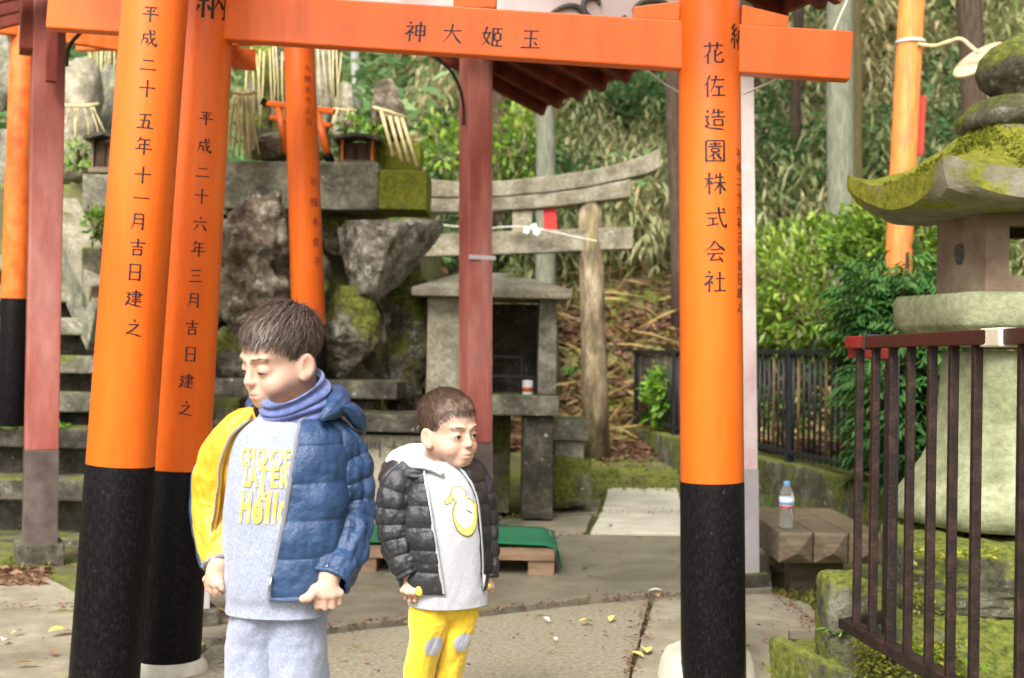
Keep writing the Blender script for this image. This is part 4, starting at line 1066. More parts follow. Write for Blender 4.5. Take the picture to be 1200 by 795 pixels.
# ------------------------------------------------------------------ offering table with carved characters
ot = thing('offering_table', (-.9, 7.3, 0), 'low stone offering table with carved characters behind the younger boy', 'stone table')
pxbox('table_slab', ot, 330, 506, 484, 508, 7.0, .5, 'stonedark_shaded')
tb = pxbox('pedestal', ot, 345, 502, 508, 640, 7.08, .36, 'stoneclean', jit=.0)
def flat_letters(parent, chars, Y, mat, wt=.09, name='lettering'):
    it = []
    for ch, x, y, s in chars:
        p = at(x, y, Y); it.append((ch, p.x, p.z, s * Y / FPX))
    return letters(name, it, lambda u, v: V((u, Y, v)), mat, parent, wt)
flat_letters(tb, [('門', 437, 527, 20), ('大', 462, 527, 20), ('山', 488, 526, 20)], 7.074, 'postgrey')

# ------------------------------------------------------------------ stone wayside shrine
ws = thing('wayside_shrine', at(575, 606, 8.2), 'grey stone box shrine with a low hipped roof behind the faded red post', 'shrine')
Yf = 7.95
def wx(x, Y=Yf): return at(x, 416, Y).x
def wz(y, Y=Yf): return at(575, y, Y).z
cx_ = (wx(500) + wx(650)) / 2
# hipped roof
x0, x1 = wx(482), wx(668); y0_, y1_ = Yf - .12, Yf + .78; ze = wz(349); xm, ym = wx(578), Yf + .33
v = [(x0, y0_, ze), (x1, y0_, ze), (x1, y1_, ze), (x0, y1_, ze), (x0, y0_, ze + .055), (x1, y0_, ze + .055), (x1, y1_, ze + .055), (x0, y1_, ze + .055), (xm - .22, ym, ze + .175), (xm + .10, ym, ze + .175)]
MB().add(v, [(3, 2, 1, 0), (0, 1, 5, 4), (1, 2, 6, 5), (2, 3, 7, 6), (3, 0, 4, 7), (4, 5, 9, 8), (5, 6, 9), (6, 7, 8, 9), (7, 4, 8)]).build('roof', 'stoneclean', ws, bevel=.01, jit=.006)
def wbox(name, xa, xb, ya, yb, Ya, Yb, mat): 
    return MB().box(V(((wx(xa) + wx(xb)) / 2, (Ya + Yb) / 2, (wz(ya) + wz(yb)) / 2)), (wx(xb) - wx(xa), Yb - Ya, abs(wz(ya) - wz(yb)))).build(name, mat, ws, bevel=.008, jit=.004, sub=2)
wbox('side_wall', 500, 541, 349.5, 607, Yf, Yf + .62, 'stoneclean')
wbox('side_wall', 631, 652, 349.5, 462, Yf, Yf + .62, 'stone')
wbox('back_wall', 541, 633, 352, 462, Yf + .55, Yf + .62, 'stonedark_shaded')
wbox('shelf', 541.5, 656, 462.5, 486, Yf - .06, Yf + .62, 'stone')
wbox('leg', 614, 650, 486.5, 608, Yf - .01, Yf + .60, 'stonedark_shaded')
wbox('leg', 578, 600, 486.5, 608, Yf + .30, Yf + .60, 'stonemoss')
# iron candle rack inside and a glass candle
rk = thing('candle_rack', V((wx(590), Yf + .15, wz(462))), 'black iron candle rack inside the stone box shrine', 'candle rack')
for (ya, Yo, xa, xb) in ((441, .08, 566, 628), (418, .22, 566, 612)):
    MB().bar(V((wx(xa), Yf + Yo, wz(ya))), V((wx(xb), Yf + Yo, wz(ya))), .03, .012).build('shelf_bar', 'ironblack', rk)
    for xx in (xa, xb):
        MB().bar(V((wx(xx), Yf + Yo, wz(462))), V((wx(xx), Yf + Yo, wz(ya))), .012, .012, upv=(0, 1, 0)).build('upright', 'ironblack', rk)
    for k in range(7):
        xx = xa + (xb - xa) * (k + .5) / 7
        MB().tube([V((wx(xx), Yf + Yo, wz(ya))), V((wx(xx), Yf + Yo, wz(ya - 7)))], [.003, .001], 5).build('spike', 'ironblack', rk)
cj = thing('candle_jar', at(619, 462, Yf + .06), 'small white glass candle jar with a red band in the stone shrine', 'candle')
q = V((wx(619), Yf + .03, wz(462.3)))
MB().lathe(q, [(.030, 0), (.033, .004), (.033, .085), (.030, .092), (.027, .092)], 18).build('jar', M('milky_glass', [(.75, .73, .68)], 5, .25, 0), cj, smooth=True, bevel=.002)
MB().lathe(q, [(.0338, .02), (.0338, .048)], 18).build('label_band', M('red_band', [(.45, .08, .03)], 5, .5, 0), cj, smooth=True)
MB().lathe(q, [(.034, .093), (.034, .106), (.03, .108)], 18).build('lid', 'iron', cj, smooth=True)
# pedestal stone at its right
ps = thing('stone_pedestal', at(670, 590, 8.6), 'mossy square stone pedestal right of the stone box shrine', 'pedestal')
pxbox('cap', ps, 646, 690, 491, 517, 8.45, .42, 'stone')
pxbox('body', ps, 650, 684, 517, 540, 8.5, .34, 'stoneclean')
pxbox('foot', ps, 645, 691, 538, 594, 8.44, .44, 'stonemoss', bevel=.03, jit=.03)

# ------------------------------------------------------------------ weathered log torii
lt = thing('torii_gate', at(615, 520, 11), 'weathered grey torii of bare logs with an upswept lintel', 'torii')
LY = 11.0
rA_, rB_ = at(691, 238, LY), at(699, 522, LY)
g_ = ext(rA_, rB_, tz(rB_.x, LY) - .08)
MB().tube([g_, g_.lerp(rA_, .3), g_.lerp(rA_, .6), rA_], [.118, .112, .105, .102], 20).build('pillar', 'woodpost', lt, smooth=True)
l0, l1 = at(556, 245, LY), at(552, 535, LY); g_ = ext(l0, l1, tz(l1.x, LY) - .08)
MB().tube([g_, g_.lerp(l0, .5), l0], [.13, .12, .112], 20).build('pillar', 'woodpost', lt, smooth=True)
def lintel(name, pts, w, mat):
    m = MB(); n = len(pts); o = 0
    for (x, ya, yb) in pts:
        a, b = at(x, ya, LY), at(x, yb, LY)
        m.v += [tuple(b + V((0, -w / 2, 0))), tuple(b + V((0, w / 2, 0))), tuple(a + V((0, w / 2 + .03, 0))), tuple(a + V((0, -w / 2 - .03, 0)))]
    for i in range(n - 1):
        k = 4 * i
        for j in range(4): m.f.append((k + j, k + (j + 1) % 4, k + 4 + (j + 1) % 4, k + 4 + j))
    m.f += [(3, 2, 1, 0), tuple(4 * n - 4 + j for j in range(4))]
    return m.build(name, mat, lt, bevel=.01, jit=.006, sub=1)
lintel('top_lintel', [(498, 214, 233), (540, 216, 234), (590, 215, 233), (640, 210, 228), (690, 203, 221), (730, 194, 213), (755, 185, 207), (772, 177, 199)], .30, 'lintel')
lintel('lower_lintel', [(505, 234.5, 250), (560, 235.5, 250), (620, 231, 247), (680, 224, 240), (738, 213, 233)], .22, 'lintel')
lintel('tie_beam', [(484, 276, 302), (560, 274, 300), (640, 271, 297), (741, 267, 292)], .14, 'lintel')
MB().bar(at(612, 272, LY - .02), at(612, 247, LY - .02), .17, .12, upv=(0, 1, 0)).build('strut', 'lintel', lt, bevel=.006)
MB().bar(at(645, 271, LY - .05), at(644, 241, LY - .05), .11, .025, upv=(0, 1, 0)).build('red_board', M('bright_red_paint', [(.55, .02, .015), (.62, .03, .02)], 6, .5, .05), lt, bevel=.003)
rod([at(505, 262, LY - .16), at(560, 268, LY - .17), at(615, 266, LY - .17), at(680, 279, LY - .2), at(700, 283, LY - .2)], .006, lt, 'sacred_rope', 'rope')
wp = thing('paper_streamer', at(623, 280, LY - .2), 'white paper streamers tied on the weathered torii rope', 'paper streamer')
wpm = M('white_paper', [(.8, .8, .78)], 5, .8, 0)
for (x, y) in ((617, 270), (626, 266), (629, 272)):
    p = at(x, y, LY - .19)
    MB().box(p, (.045, .012, .05), Matrix.Rotation(random.uniform(-.6, .6), 3, 'Y')).build('paper', wpm, wp)

# ------------------------------------------------------------------ green-topped wooden step platform
pf = thing('wooden_platform', at(540, 682, 6.2), 'low wooden platform covered with green felt behind the younger boy', 'platform')
fy = 5.88; X0, X1 = at(405, 650, fy).x, at(650, 650, fy).x; pz = .158
m = MB()
for i in range(24):
    for j in range(7):
        x = X0 + (X1 + .035 - X0) * i / 23; y = fy - .012 + .66 * j / 6; z = pz + .006 + .002 * math.sin(x * 17 + y * 9)
        if i >= 22: z -= .05 * (i - 21) * (1.0 if i == 23 else .4); x = X1 + (.028 if i == 23 else .014)
        m.v.append((x, y, z + (0.008 if j == 0 else 0)))
for i in range(23):
    for j in range(6): m.f.append((i * 7 + j, (i + 1) * 7 + j, (i + 1) * 7 + j + 1, i * 7 + j + 1))
mo = m.build('felt_mat', 'green_mat', pf, smooth=True)
md = mo.modifiers.new('thick', 'SOLIDIFY'); md.thickness = .006; md.offset = 1
for k in range(5):
    yy = fy + .06 + k * .13
    MB().box(V(((X0 + X1) / 2, yy, pz - .032)), (X1 - X0, .115, .058)).build('board', 'plank', pf, bevel=.004)
for xx in (X0 + .08, (X0 + X1) / 2, X1 - .06):
    MB().box(V((xx, fy + .32, (pz - .061) / 2 + .013)), (.12, .60, pz - .061 - .02)).build('bearer', 'plank', pf, bevel=.004)

# ------------------------------------------------------------------ bench with bottle
bn = thing('bench', V((1.36, 6.1, 0)), 'low timber bench with pyramid cut beam ends beside the pale post', 'bench')
bz, bt = .285, .135
for i, (xa, xb) in enumerate(((1.185, 1.333), (1.339, 1.487), (1.493, 1.64))):
    c = (xa + xb) / 2; f0 = 5.62 + i * .0; k0 = 6.55
    v = [(xa, f0, bz - bt), (xb, f0, bz - bt), (xb, f0, bz), (xa, f0, bz), (xa, k0, bz - bt), (xb, k0, bz - bt), (xb, k0, bz), (xa, k0, bz), (c, f0 - .05, bz - bt * .62), (c, k0 + .05, bz - bt * .5)]
    MB().add(v, [(0, 1, 8), (1, 2, 8), (2, 3, 8), (3, 0, 8), (5, 4, 9), (6, 5, 9), (7, 6, 9), (4, 7, 9), (3, 2, 6, 7), (0, 4, 5, 1), (0, 3, 7, 4), (1, 5, 6, 2)]).build('beam', 'wood', bn, bevel=.004)
for yy in (5.92, 6.40):
    MB().box(V((1.41, yy, (bz - bt) / 2 - .01)), (.24, .13, bz - bt + .02)).build('leg', 'wood', bn, bevel=.006)
bo = thing('water_bottle', V((1.238, 5.72, bz)), 'clear plastic water bottle with a blue cap and printed label on the bench', 'bottle')
gl_ = M('clear_plastic', [(.92, .95, .96)], 5, .08, 0, trans=.92); gl_.node_tree.nodes['Principled BSDF'].inputs['IOR'].default_value = 1.2
q = V((1.238, 5.72, bz + .001))
MB().lathe(q, [(.024, 0), (.030, .004), (.032, .012), (.030, .022), (.032, .03), (.030, .04), (.032, .05), (.0305, .06), (.032, .075), (.0315, .10), (.032, .14), (.030, .158), (.022, .178), (.013, .19), (.013, .198)], 24).build('bottle_body', gl_, bo, smooth=True)
MB().lathe(q, [(.0145, .192), (.0145, .210), (.013, .2115)], 20).build('cap', M('blue_cap', [(.16, .42, .72)], 5, .4, 0), bo, smooth=True, bevel=.001)
wl = MB().lathe(q, [(.0328, .092), (.0328, .142)], 24).build('label', M('white_label', [(.75, .80, .86)], 5, .5, 0), bo, smooth=True)
MB().lathe(q, [(.0333, .094), (.0333, .104)], 24).build('red_stripe', M('red_stripe', [(.62, .06, .08)], 5, .5, 0), wl, smooth=True)
MB().lathe(q, [(.0333, .110), (.0333, .122)], 24).build('blue_stripe', M('blue_stripe', [(.22, .38, .62)], 5, .5, 0), wl, smooth=True)

# ------------------------------------------------------------------ far picket fence on its mossy kerb
kA, kB = at(742, 512, 12.4), at(1040, 592, 6.9)
kA.z, kB.z = .20, .20
kb = thing('garden_kerb', (kA + kB) / 2 - V((0, 0, .2)), 'mossy concrete kerb carrying the dark picket fence', 'kerb')
d_ = kB - kA; L_ = d_.length; nk_ = 8
for i in range(nk_):
    MB().bar(kA + d_ * (i / nk_) + d_.normalized() * .006, kA + d_ * ((i + 1) / nk_), .18, .36).build('kerb_stone', 'stonemoss', kb, bevel=.015, jit=.012, sub=2)
fe = thing('picket_fence', (kA + kB) / 2 + V((0, 0, .18)), 'dark picket fence on the mossy kerb in front of the azalea', 'fence')
fz0, fz1 = .44, 1.09
npk = 62
for i in range(npk):
    t = (i + .5) / npk; p = kA + d_ * t
    MB().tube([V((p.x, p.y, fz0 - .03)), V((p.x, p.y, fz1 - .02))], .0095, 7).build('picket', 'ironblack' if (i * 7) % 5 < 4 else 'bamboo', fe, smooth=True)
for z in (fz0, fz1):
    MB().bar(V((kA.x, kA.y, z)), V((kB.x, kB.y, z)), .045, .03).build('rail', 'ironblack', fe, bevel=.003)
for t in (.02, .26, .50, .74, .98):
    p = kA + d_ * t; MB().bar(V((p.x, p.y, .36)), V((p.x, p.y, fz1 + .02)), .05, .05, upv=d_.normalized()).build('post', 'ironblack', fe, bevel=.004)

# ------------------------------------------------------------------ iron railing, right foreground
rl = thing('iron_railing', V((1.05, 3.1, 0)), 'brown rusty iron railing with a red top rail in front of the stone lantern', 'railing')
def rx(Y): return .97 + (3.62 - Y) * .111
rtz, rbz = 1.092, .292
MB().bar(V((rx(3.64), 3.64, rtz)), V((rx(3.50), 3.50, rtz)), .045, .034).build('top_rail', 'ironred', rl, bevel=.004)
MB().bar(V((rx(3.495), 3.495, rtz)), V((rx(2.40), 2.40, rtz + .008)), .045, .034).build('top_rail', M('maroon_rail', [(.045, .007, .006), (.032, .008, .006), (.022, .010, .008)], 8, .45, .15, 120), rl, bevel=.004)
MB().bar(V((rx(3.66), 3.66, rbz)), V((rx(2.40), 2.40, rbz)), .045, .03).build('bottom_rail', 'iron', rl, bevel=.004)
for Y in (3.58, 3.467, 3.354, 3.243, 3.12, 3.006, 2.89, 2.685, 2.57, 2.45):
    MB().bar(V((rx(Y), Y, rbz)), V((rx(Y), Y, rtz)), .021, .021, upv=(0, 1, 0)).build('bar', 'iron', rl, bevel=.003)
q = V((rx(3.497), 3.497, rtz)); MB().box(q, (.05, .012, .042)).build('joint_clip', 'ironblack', rl, bevel=.002)
q = V((rx(2.785), 2.785, rtz + .004)); MB().box(q, (.05, .115, .041)).build('tape_patch', M('cream_tape', [(.55, .47, .36), (.66, .58, .46)], 20, .7, .2), rl, bevel=.004)
pb = at(1041, 770, 3.78)
MB().bar(V((pb.x, pb.y, .12)), V((pb.x, pb.y, 1.06)), .036, .036, upv=(0, 1, 0)).build('corner_post', 'ironblack', rl, bevel=.004)
MB().bar(V((rx(3.63), 3.645, rtz - .03)), V((pb.x, pb.y, rtz - .03)), .03, .03).build('return_rail', 'ironred', rl, bevel=.003)
for t in (.55,):
    p = V((rx(3.63), 3.645, 0)).lerp(V((pb.x, pb.y, 0)), t); MB().bar(V((p.x, p.y, rbz)), V((p.x, p.y, rtz - .03)), .018, .018, upv=(0, 1, 0)).build('bar', 'ironred', rl, bevel=.003)
MB().bar(V((rx(3.64), 3.645, rbz)), V((pb.x, pb.y, rbz)), .03, .03).build('return_rail', 'iron', rl, bevel=.003)
# near support foot, out of view
MB().bar(V((rx(2.45), 2.45, .0)), V((rx(2.45), 2.45, rbz)), .03, .03, upv=(0, 1, 0)).build('foot', 'iron', rl)

# ------------------------------------------------------------------ stone lantern on mossy blocks
LC = at(1196, 426, 4.5); LX, LYY = LC.x, LC.y
def lz(y): return at(1196, y, 4.5).z
sl_ = thing('stone_lantern', V((LX, LYY, .46)), 'large mossy stone lantern with upturned roof corners behind the iron railing', 'stone lantern')
HA = math.radians(45)
def hexr(a, r, rnd_=0.0):
    k = ((a - HA) % (math.pi / 3)) - math.pi / 6
    return r * math.cos(math.pi / 6) / math.cos(k)
def hexring(prof, name, mat, n=72, soft=0.0, bev=0):
    m = MB(); k = len(prof)
    for r, z in prof:
        for j in range(n):
            a = HA + 2 * math.pi * j / n; rr = hexr(a, r) * (1 - soft) + r * .93 * soft
            m.v.append((LX + rr * math.cos(a), LYY + rr * math.sin(a), z))
    for i in range(k - 1):
        for j in range(n):
            a, b = i * n + j, i * n + (j + 1) % n; m.f.append((a, b, b + n, a + n))
    m.f += [tuple(range(n))[::-1], tuple((k - 1) * n + j for j in range(n))]
    return m.build(name, mat, sl_, smooth=True)
# roof with curled corners
n = 96; prof = []
K = 14; m = MB()
rt0, rt1 = .20, .565
for side in (0, 1):
    for i in range(K + 1):
        t = i / K; tt = t if not side else 1 - t
        r = rt0 + (rt1 - rt0) * tt
        for j in range(n):
            a = HA + 2 * math.pi * j / n; rr = hexr(a, r)
            cn = abs((((a - HA + math.pi / 6) % (math.pi / 3)) - math.pi / 6)) / (math.pi / 6)      # 0 at a corner, 1 mid side
            cn = (1 - cn)
            curl = .055 * cn ** 3.0 * tt ** 3
            zt = 1.655 + .205 * (1 - tt) ** 1.45
            if side: zt = 1.545 + .016 * tt ** 1.5 + (.045 * cn ** 2 if tt > .97 else 0)
            rr *= 1 + .06 * cn ** 4 * tt ** 4
            p = np.array([LX + rr * math.cos(a), LYY + rr * math.sin(a), zt + curl])
            p[2] += .012 * float(fbm(p * 9, 4)) * (1 if not side else .4)
            m.v.append(tuple(p))
for i in range(2 * K + 1):
    for j in range(n):
        a, b = i * n + j, i * n + (j + 1) % n; m.f.append((a, b, b + n, a + n))
lmoss = M('lantern_roof_stone', [(.17, .15, .10), (.26, .24, .17), (.36, .33, .25)], 9, .9, .5, 70, moss=.78, lichen=.5, mosscols=((.12, .14, .010), (.34, .34, .03)))
roof_ = m.build('roof', lmoss, sl_, smooth=True); roof_.data.set_sharp_from_angle(angle=math.radians(38))
# hanging moss on the roof edge
P = np.stack([rng.uniform(LX - .12, LX + .14, 1100), LYY - .46 + rng.normal(0, .05, 1100), rng.uniform(1.53, 1.72, 1100)], 1)
mo = blade_obj('moss_tuft', [blades(P, rdir(len(P), -.9, .5), rdir(len(P)), rng.uniform(.012, .03, len(P)), .014, .3)], M('moss_fringe', [(.10, .125, .010), (.24, .26, .022), (.40, .39, .05)], rnd=True, rough=.9, bump=0), roof_); mo['kind'] = 'stuff'
ang = rng.uniform(math.pi * .8, math.pi * 2.1, 14000); tt = rng.uniform(.0, .95, 14000)
rr = np.array([hexr(a, rt0 + (rt1 - rt0) * t) for a, t in zip(ang, tt)])
P = np.stack([LX + rr * np.cos(ang), LYY + rr * np.sin(ang), 1.655 + .205 * (1 - tt) ** 1.45 - .006], 1)
keep = (fbm(P * 7, 3) + .35 * np.cos(ang - math.pi * 1.45)) > -.05; P = P[keep]
mo = blade_obj('moss_tuft', [blades(P, rdir(len(P), .1, 1), rdir(len(P)), rng.uniform(.012, .026, len(P)), .012, .2)], MATS['moss'] if False else bpy.data.materials['moss_fringe'], roof_); mo['kind'] = 'stuff'
hexring([(.17, 1.845), (.235, 1.86), (.24, 1.90), (.205, 1.925), (.19, 1.95), (.165, 1.965)], 'collar', 'stonemoss', soft=.3)
MB().lathe(V((LX, LYY, 1.955)), [(.12, 0), (.105, .02), (.115, .035), (.155, .07), (.168, .11), (.155, .155), (.12, .195), (.06, .225), (.02, .245)], 32).build('finial', 'stonemoss', sl_, smooth=True, jit=.006)
# fire box with a window opening: six panels
fz_0, fz_1 = lz(347), 1.56
for k in range(6):
    a0 = HA + k * math.pi / 3; a1 = a0 + math.pi / 3; r0 = .285
    P0 = V((LX + r0 * math.cos(a0), LYY + r0 * math.sin(a0), 0)); P1 = V((LX + r0 * math.cos(a1), LYY + r0 * math.sin(a1), 0))
    mid = (P0 + P1) / 2 - V((LX, LYY, 0)); outn = mid.normalized(); dd = (P1 - P0)
    view = outn.y < -.6 or outn.y > .6
    def pan(u0, u1, z0, z1):
        c0, c1 = P0 + dd * u0, P0 + dd * u1; c = (c0 + c1) / 2 - outn * .03
        return MB().bar(V((c0.x, c0.y, (z0 + z1) / 2)) - outn * .03, V((c1.x, c1.y, (z0 + z1) / 2)) - outn * .03, .06, z1 - z0)
    mm = MB()
    fb = M('fire_box_stone', [(.13, .085, .055), (.21, .15, .10), (.27, .24, .16)], 8, .9, .4, 70) if k == 0 else fb
    if view:
        for ar in ((0, .26, fz_0, fz_1), (.74, 1, fz_0, fz_1), (.26, .74, fz_0, fz_0 + .055), (.26, .74, fz_1 - .06, fz_1)):
            q = pan(*ar); mm.add(q.v, q.f)
        mm.build('window_panel', fb, sl_)
    else:
        q = pan(0, 1, fz_0, fz_1); mm.add(q.v, q.f); w_ = mm.build('panel', fb, sl_)
        c = P0.lerp(P1, .5); c.z = (fz_0 + fz_1) / 2
        if outn.y < .2:
            v = rock_verts(c - outn * .0, (.022, .022, .040), 5, facets=2, rough=.05); mesh_obj('dark_hollow_lump', v, SPF.copy(), 'stonedark_shaded', w_, smooth=True)  # solid dark lump, its colour stands for the shade inside a hollow
hexring([(.33, lz(409)), (.35, lz(398)), (.42, lz(387)), (.432, lz(383)), (.432, lz(356)), (.42, lz(349)), (.33, lz(346.5))], 'middle_platform', 'stonegreen')
sh = hexring([(.27, lz(617) + .0), (.30, lz(617)), (.43, lz(612)), (.445, lz(600)), (.44, lz(585)), (.40, lz(567)), (.34, lz(540)), (.30, lz(512)), (.285, lz(480)), (.275, lz(440)), (.27, lz(412))], 'shaft', 'stonegreen', soft=.35)
# carved characters drawn flat in a shadow tone on the shaft: placed on the facet that faces the viewer
fa = None
best = None
for k in range(6):
    a = HA + (k + .5) * math.pi / 3; nn = V((math.cos(a), math.sin(a), 0)); s_ = nn.dot((CAM - V((LX, LYY, 0))).normalized())
    if best is None or s_ > best[0]: best = (s_, a, nn)
nn = best[2]; tg = V((-nn.y, nn.x, 0)); 
if tg.x < 0: tg = -tg
def shaft_r(z):
    pr = [(.445, lz(600)), (.44, lz(585)), (.40, lz(567)), (.34, lz(540)), (.30, lz(512)), (.285, lz(480)), (.275, lz(440)), (.27, lz(412))]
    for (r0, z0), (r1, z1) in zip(pr, pr[1:]):
        if z0 <= z <= z1: return r0 + (r1 - r0) * (z - z0) / (z1 - z0)
    return .27
def onS(u, v):
    r = shaft_r(v); al = math.atan2(u, r * .9); a = best[1]
    aa = a + (al if (V((-math.sin(a), math.cos(a), 0)).x > 0) else -al)
    rr = hexr(aa, r) * .65 + r * .93 * .35 + .002
    return V((LX + rr * math.cos(aa), LYY + rr * math.sin(aa), v))
letters('lettering', [('御', .0, lz(488), .11), ('燈', .0, lz(545), .11)], onS, M('carved_shadow_stone', [(.13, .135, .085)], 5, .9, 0), sh, .07)
lb = thing('lantern_base', V((LX, LYY, 0)), 'thick moss covered stone blocks under the stone lantern', 'stone base')
def mossblock(x0, x1, y0, y1, z0, z1, seed, mat='stonemoss'):
    v = rock_verts(((x0 + x1) / 2, (y0 + y1) / 2, (z0 + z1) / 2), ((x1 - x0) / 2 * .97, (y1 - y0) / 2 * .97, (z1 - z0) / 2 * .98), seed, facets=2, rough=.045, boxy=1.6, freq=7)
    return mesh_obj('block', v, SPF.copy(), mat, lb, smooth=True)
mossblock(1.24, 2.7, 4.0, 5.1, .22, .47, 41); mossblock(1.06, 1.72, 3.72, 4.5, -.05, .25, 42); mossblock(1.70, 2.5, 3.70, 4.5, -.05, .27, 43)
mossblock(.985, 1.13, 3.93, 4.13, -.05, .375, 44); mossblock(1.3, 2.6, 4.4, 5.2, -.05, .24, 45)
es = MB().bar(V((.83, 3.98, .08)), V((.97, 3.60, .08)), .05, .20).build('edging_stone', 'stonemoss', None, bevel=.012, jit=.015, sub=3); tag(es, 'thin mossy edging stone at the foot of the railing', 'edging stone')
es = mesh_obj('boulder', rock_verts((1.02, 3.52, .06), (.16, .25, .11), 47, facets=5, rough=.1), SPF.copy(), 'stonemoss', None, smooth=True); tag(es, 'flat mossy stone carrying the end of the iron railing', 'rock')
es = mesh_obj('boulder', rock_verts((1.26, 3.18, .08), (.22, .4, .16), 48, facets=5, rough=.1), SPF.copy(), 'stonemoss', None, smooth=True); tag(es, 'mossy rock behind the iron railing bars', 'rock')
# moss fuzz and weeds over the blocks and between the stones
P = np.stack([rng.uniform(.84, 2.2, 9000), rng.uniform(3.3, 4.3, 9000), rng.uniform(0, .02, 9000)], 1)
P = P[P[:, 0] > .84 + (P[:, 1] < 3.9) * (.06)]
g1 = blades(P, rdir(len(P), .2, 1), rdir(len(P)), rng.uniform(.012, .035, len(P)), .012, .3)
Q = np.stack([rng.uniform(1.0, 2.3, 14000), np.zeros(14000), np.zeros(14000)], 1)
sel = rng.random(14000)
Q[:, 1] = np.where(sel < .5, 3.70 + rng.normal(0, .02, 14000), 3.98 + rng.normal(0, .02, 14000)); Q[:, 2] = np.where(sel < .5, rng.uniform(.02, .24, 14000), rng.uniform(.24, .46, 14000))
Q = Q[(fbm(Q * 5, 3) > -.25) & ((sel < .5) | (Q[:, 0] > 1.26))]
g2 = blades(Q, norm(rdir(len(Q), -.3, .8) + np.array([0, -.6, 0])), rdir(len(Q)), rng.uniform(.010, .024, len(Q)), .010, .4)
mf = blade_obj('moss_carpet', [g1, g2], bpy.data.materials['moss_fringe']); tag(mf, 'yellow green moss carpeting the lantern blocks and soil', 'moss', kind='stuff')
gm = mesh_obj('mossy_bed', np.array([[.86, 3.3, -.02], [.80, 4.0, -.02], [1.0, 4.6, -.02], [3.4, 4.9, -.02], [3.4, 2.0, -.02], [1.0, 2.0, -.02]] + [[.90, 3.32, .05], [.85, 3.98, .03], [1.03, 4.55, .05], [3.4, 4.9, .12], [3.4, 2.0, .12], [1.03, 2.02, .06]]),
              [(0, 1, 7, 6), (1, 2, 8, 7), (2, 3, 9, 8), (3, 4, 10, 9), (4, 5, 11, 10), (5, 0, 6, 11), (6, 7, 8, 9, 10, 11)], 'stonemoss'); tag(gm, kind='structure')
def tuft(label, base, N, h, w, mat='fern'):
    base = V(base); r = thing('grass_tuft', base, label, 'grass tuft')
    for i in range(N):
        a = random.uniform(0, 6.28); d = V((math.cos(a), math.sin(a), 1.1)); P0 = base + V((random.uniform(-.02, .02), random.uniform(-.02, .02), 0))
        p = np.array([tuple(P0)]); dd = np.array([tuple(d)])
        v, f, rr_ = blades(p, dd, np.array([[-d.x, -d.y, .8]]), h * random.uniform(.7, 1.2), w, .7)
        blade_obj('blade', [(v, f, rr_)], mat, r)
tuft('green grass tuft sprouting from the block beside the bench', V((.99, 3.98, .10)) + V((.02, -.06, .1)), 8, .10, .014)
tuft('small fern tuft growing behind the second railing bar', (1.20, 3.66, .18), 7, .12, .016)
tuft('grass tuft at the foot of the edging stone', (.93, 3.55, .02), 9, .09, .012)
tuft('pale grass tuft behind the middle railing bars', (1.33, 3.66, .16), 7, .12, .014)

# ------------------------------------------------------------------ orange pole with a tied wooden disc
op = thing('vermilion_pole', at(1062, 420, 8.2), 'weathered orange pole with peeling paint behind the stone lantern', 'pole')
o1, o0 = at(1070, -30, 8.2), at(1058, 205, 8.2)
MB().tube([ext(o0, o1, .1), ext(o0, o1, 1.2), ext(o0, o1, 4.2)], [.088, .085, .078], 24).build('shaft', 'orange_w', op, smooth=True)
MB().bar(at(1077, 182, 8.25), at(1080, 112, 8.25), .05, .03, upv=(0, 1, 0)).build('red_board', M('red_board_paint', [(.42, .03, .02), (.50, .05, .03)], 8, .6, .1), op, bevel=.003)
b1 = at(1067, 50, 8.2)
MB().lathe(b1 + V((0, 0, -.012)), [(.087, 0), (.094, .004), (.094, .02), (.087, .024)], 20).build('rope_ring', 'rope', op, smooth=True)
dk = thing('wooden_disc', at(1150, 70, 8.0), 'tilted wooden disc tied with cord to the weathered orange pole', 'wooden disc')
p = at(1148, 71, 8.0); Rm = (V((-.61, -.32, .73))).normalized().to_track_quat('Z', 'Y').to_matrix()
m = MB()
nD = 32
for r_, z_ in ((.168, 0), (.175, .006), (.175, .018), (.168, .024)):
    for j in range(nD):
        a = 2 * math.pi * j / nD; m.v.append(tuple(p + Rm @ V((r_ * math.cos(a), r_ * math.sin(a), z_ - .012))))
for i in range(3):
    for j in range(nD): m.f.append((i * nD + j, i * nD + (j + 1) % nD, (i + 1) * nD + (j + 1) % nD, (i + 1) * nD + j))
m.f += [tuple(range(nD))[::-1], tuple(3 * nD + j for j in range(nD))]
m.build('disc', M('pale_disc_wood', [(.42, .28, .16), (.55, .40, .25), (.60, .46, .30)], 8, .7, .15, 60, stretch=(1, 5, 1)), dk, smooth=True, bevel=.002)
rod([at(1075, 52, 8.12), at(1095, 54, 8.1), at(1112, 49, 8.05), at(1126, 46, 8.0), at(1138, 55, 7.95), at(1146, 62, 7.9)], .012, dk, 'cord', 'straw')

# ------------------------------------------------------------------ bushes behind the far fence
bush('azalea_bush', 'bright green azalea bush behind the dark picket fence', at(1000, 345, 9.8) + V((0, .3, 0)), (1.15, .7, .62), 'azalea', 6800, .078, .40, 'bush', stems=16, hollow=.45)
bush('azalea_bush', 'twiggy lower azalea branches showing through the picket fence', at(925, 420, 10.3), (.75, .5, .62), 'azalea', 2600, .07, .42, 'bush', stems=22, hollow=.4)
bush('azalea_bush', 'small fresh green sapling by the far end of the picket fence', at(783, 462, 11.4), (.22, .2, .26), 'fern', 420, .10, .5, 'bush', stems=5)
bush('azalea_bush', 'bright leafy azalea crown rising beside the stone lantern', at(1078, 292, 9.0), (.60, .5, .46), 'azalea', 4200, .075, .42, 'bush', stems=6, hollow=.6)
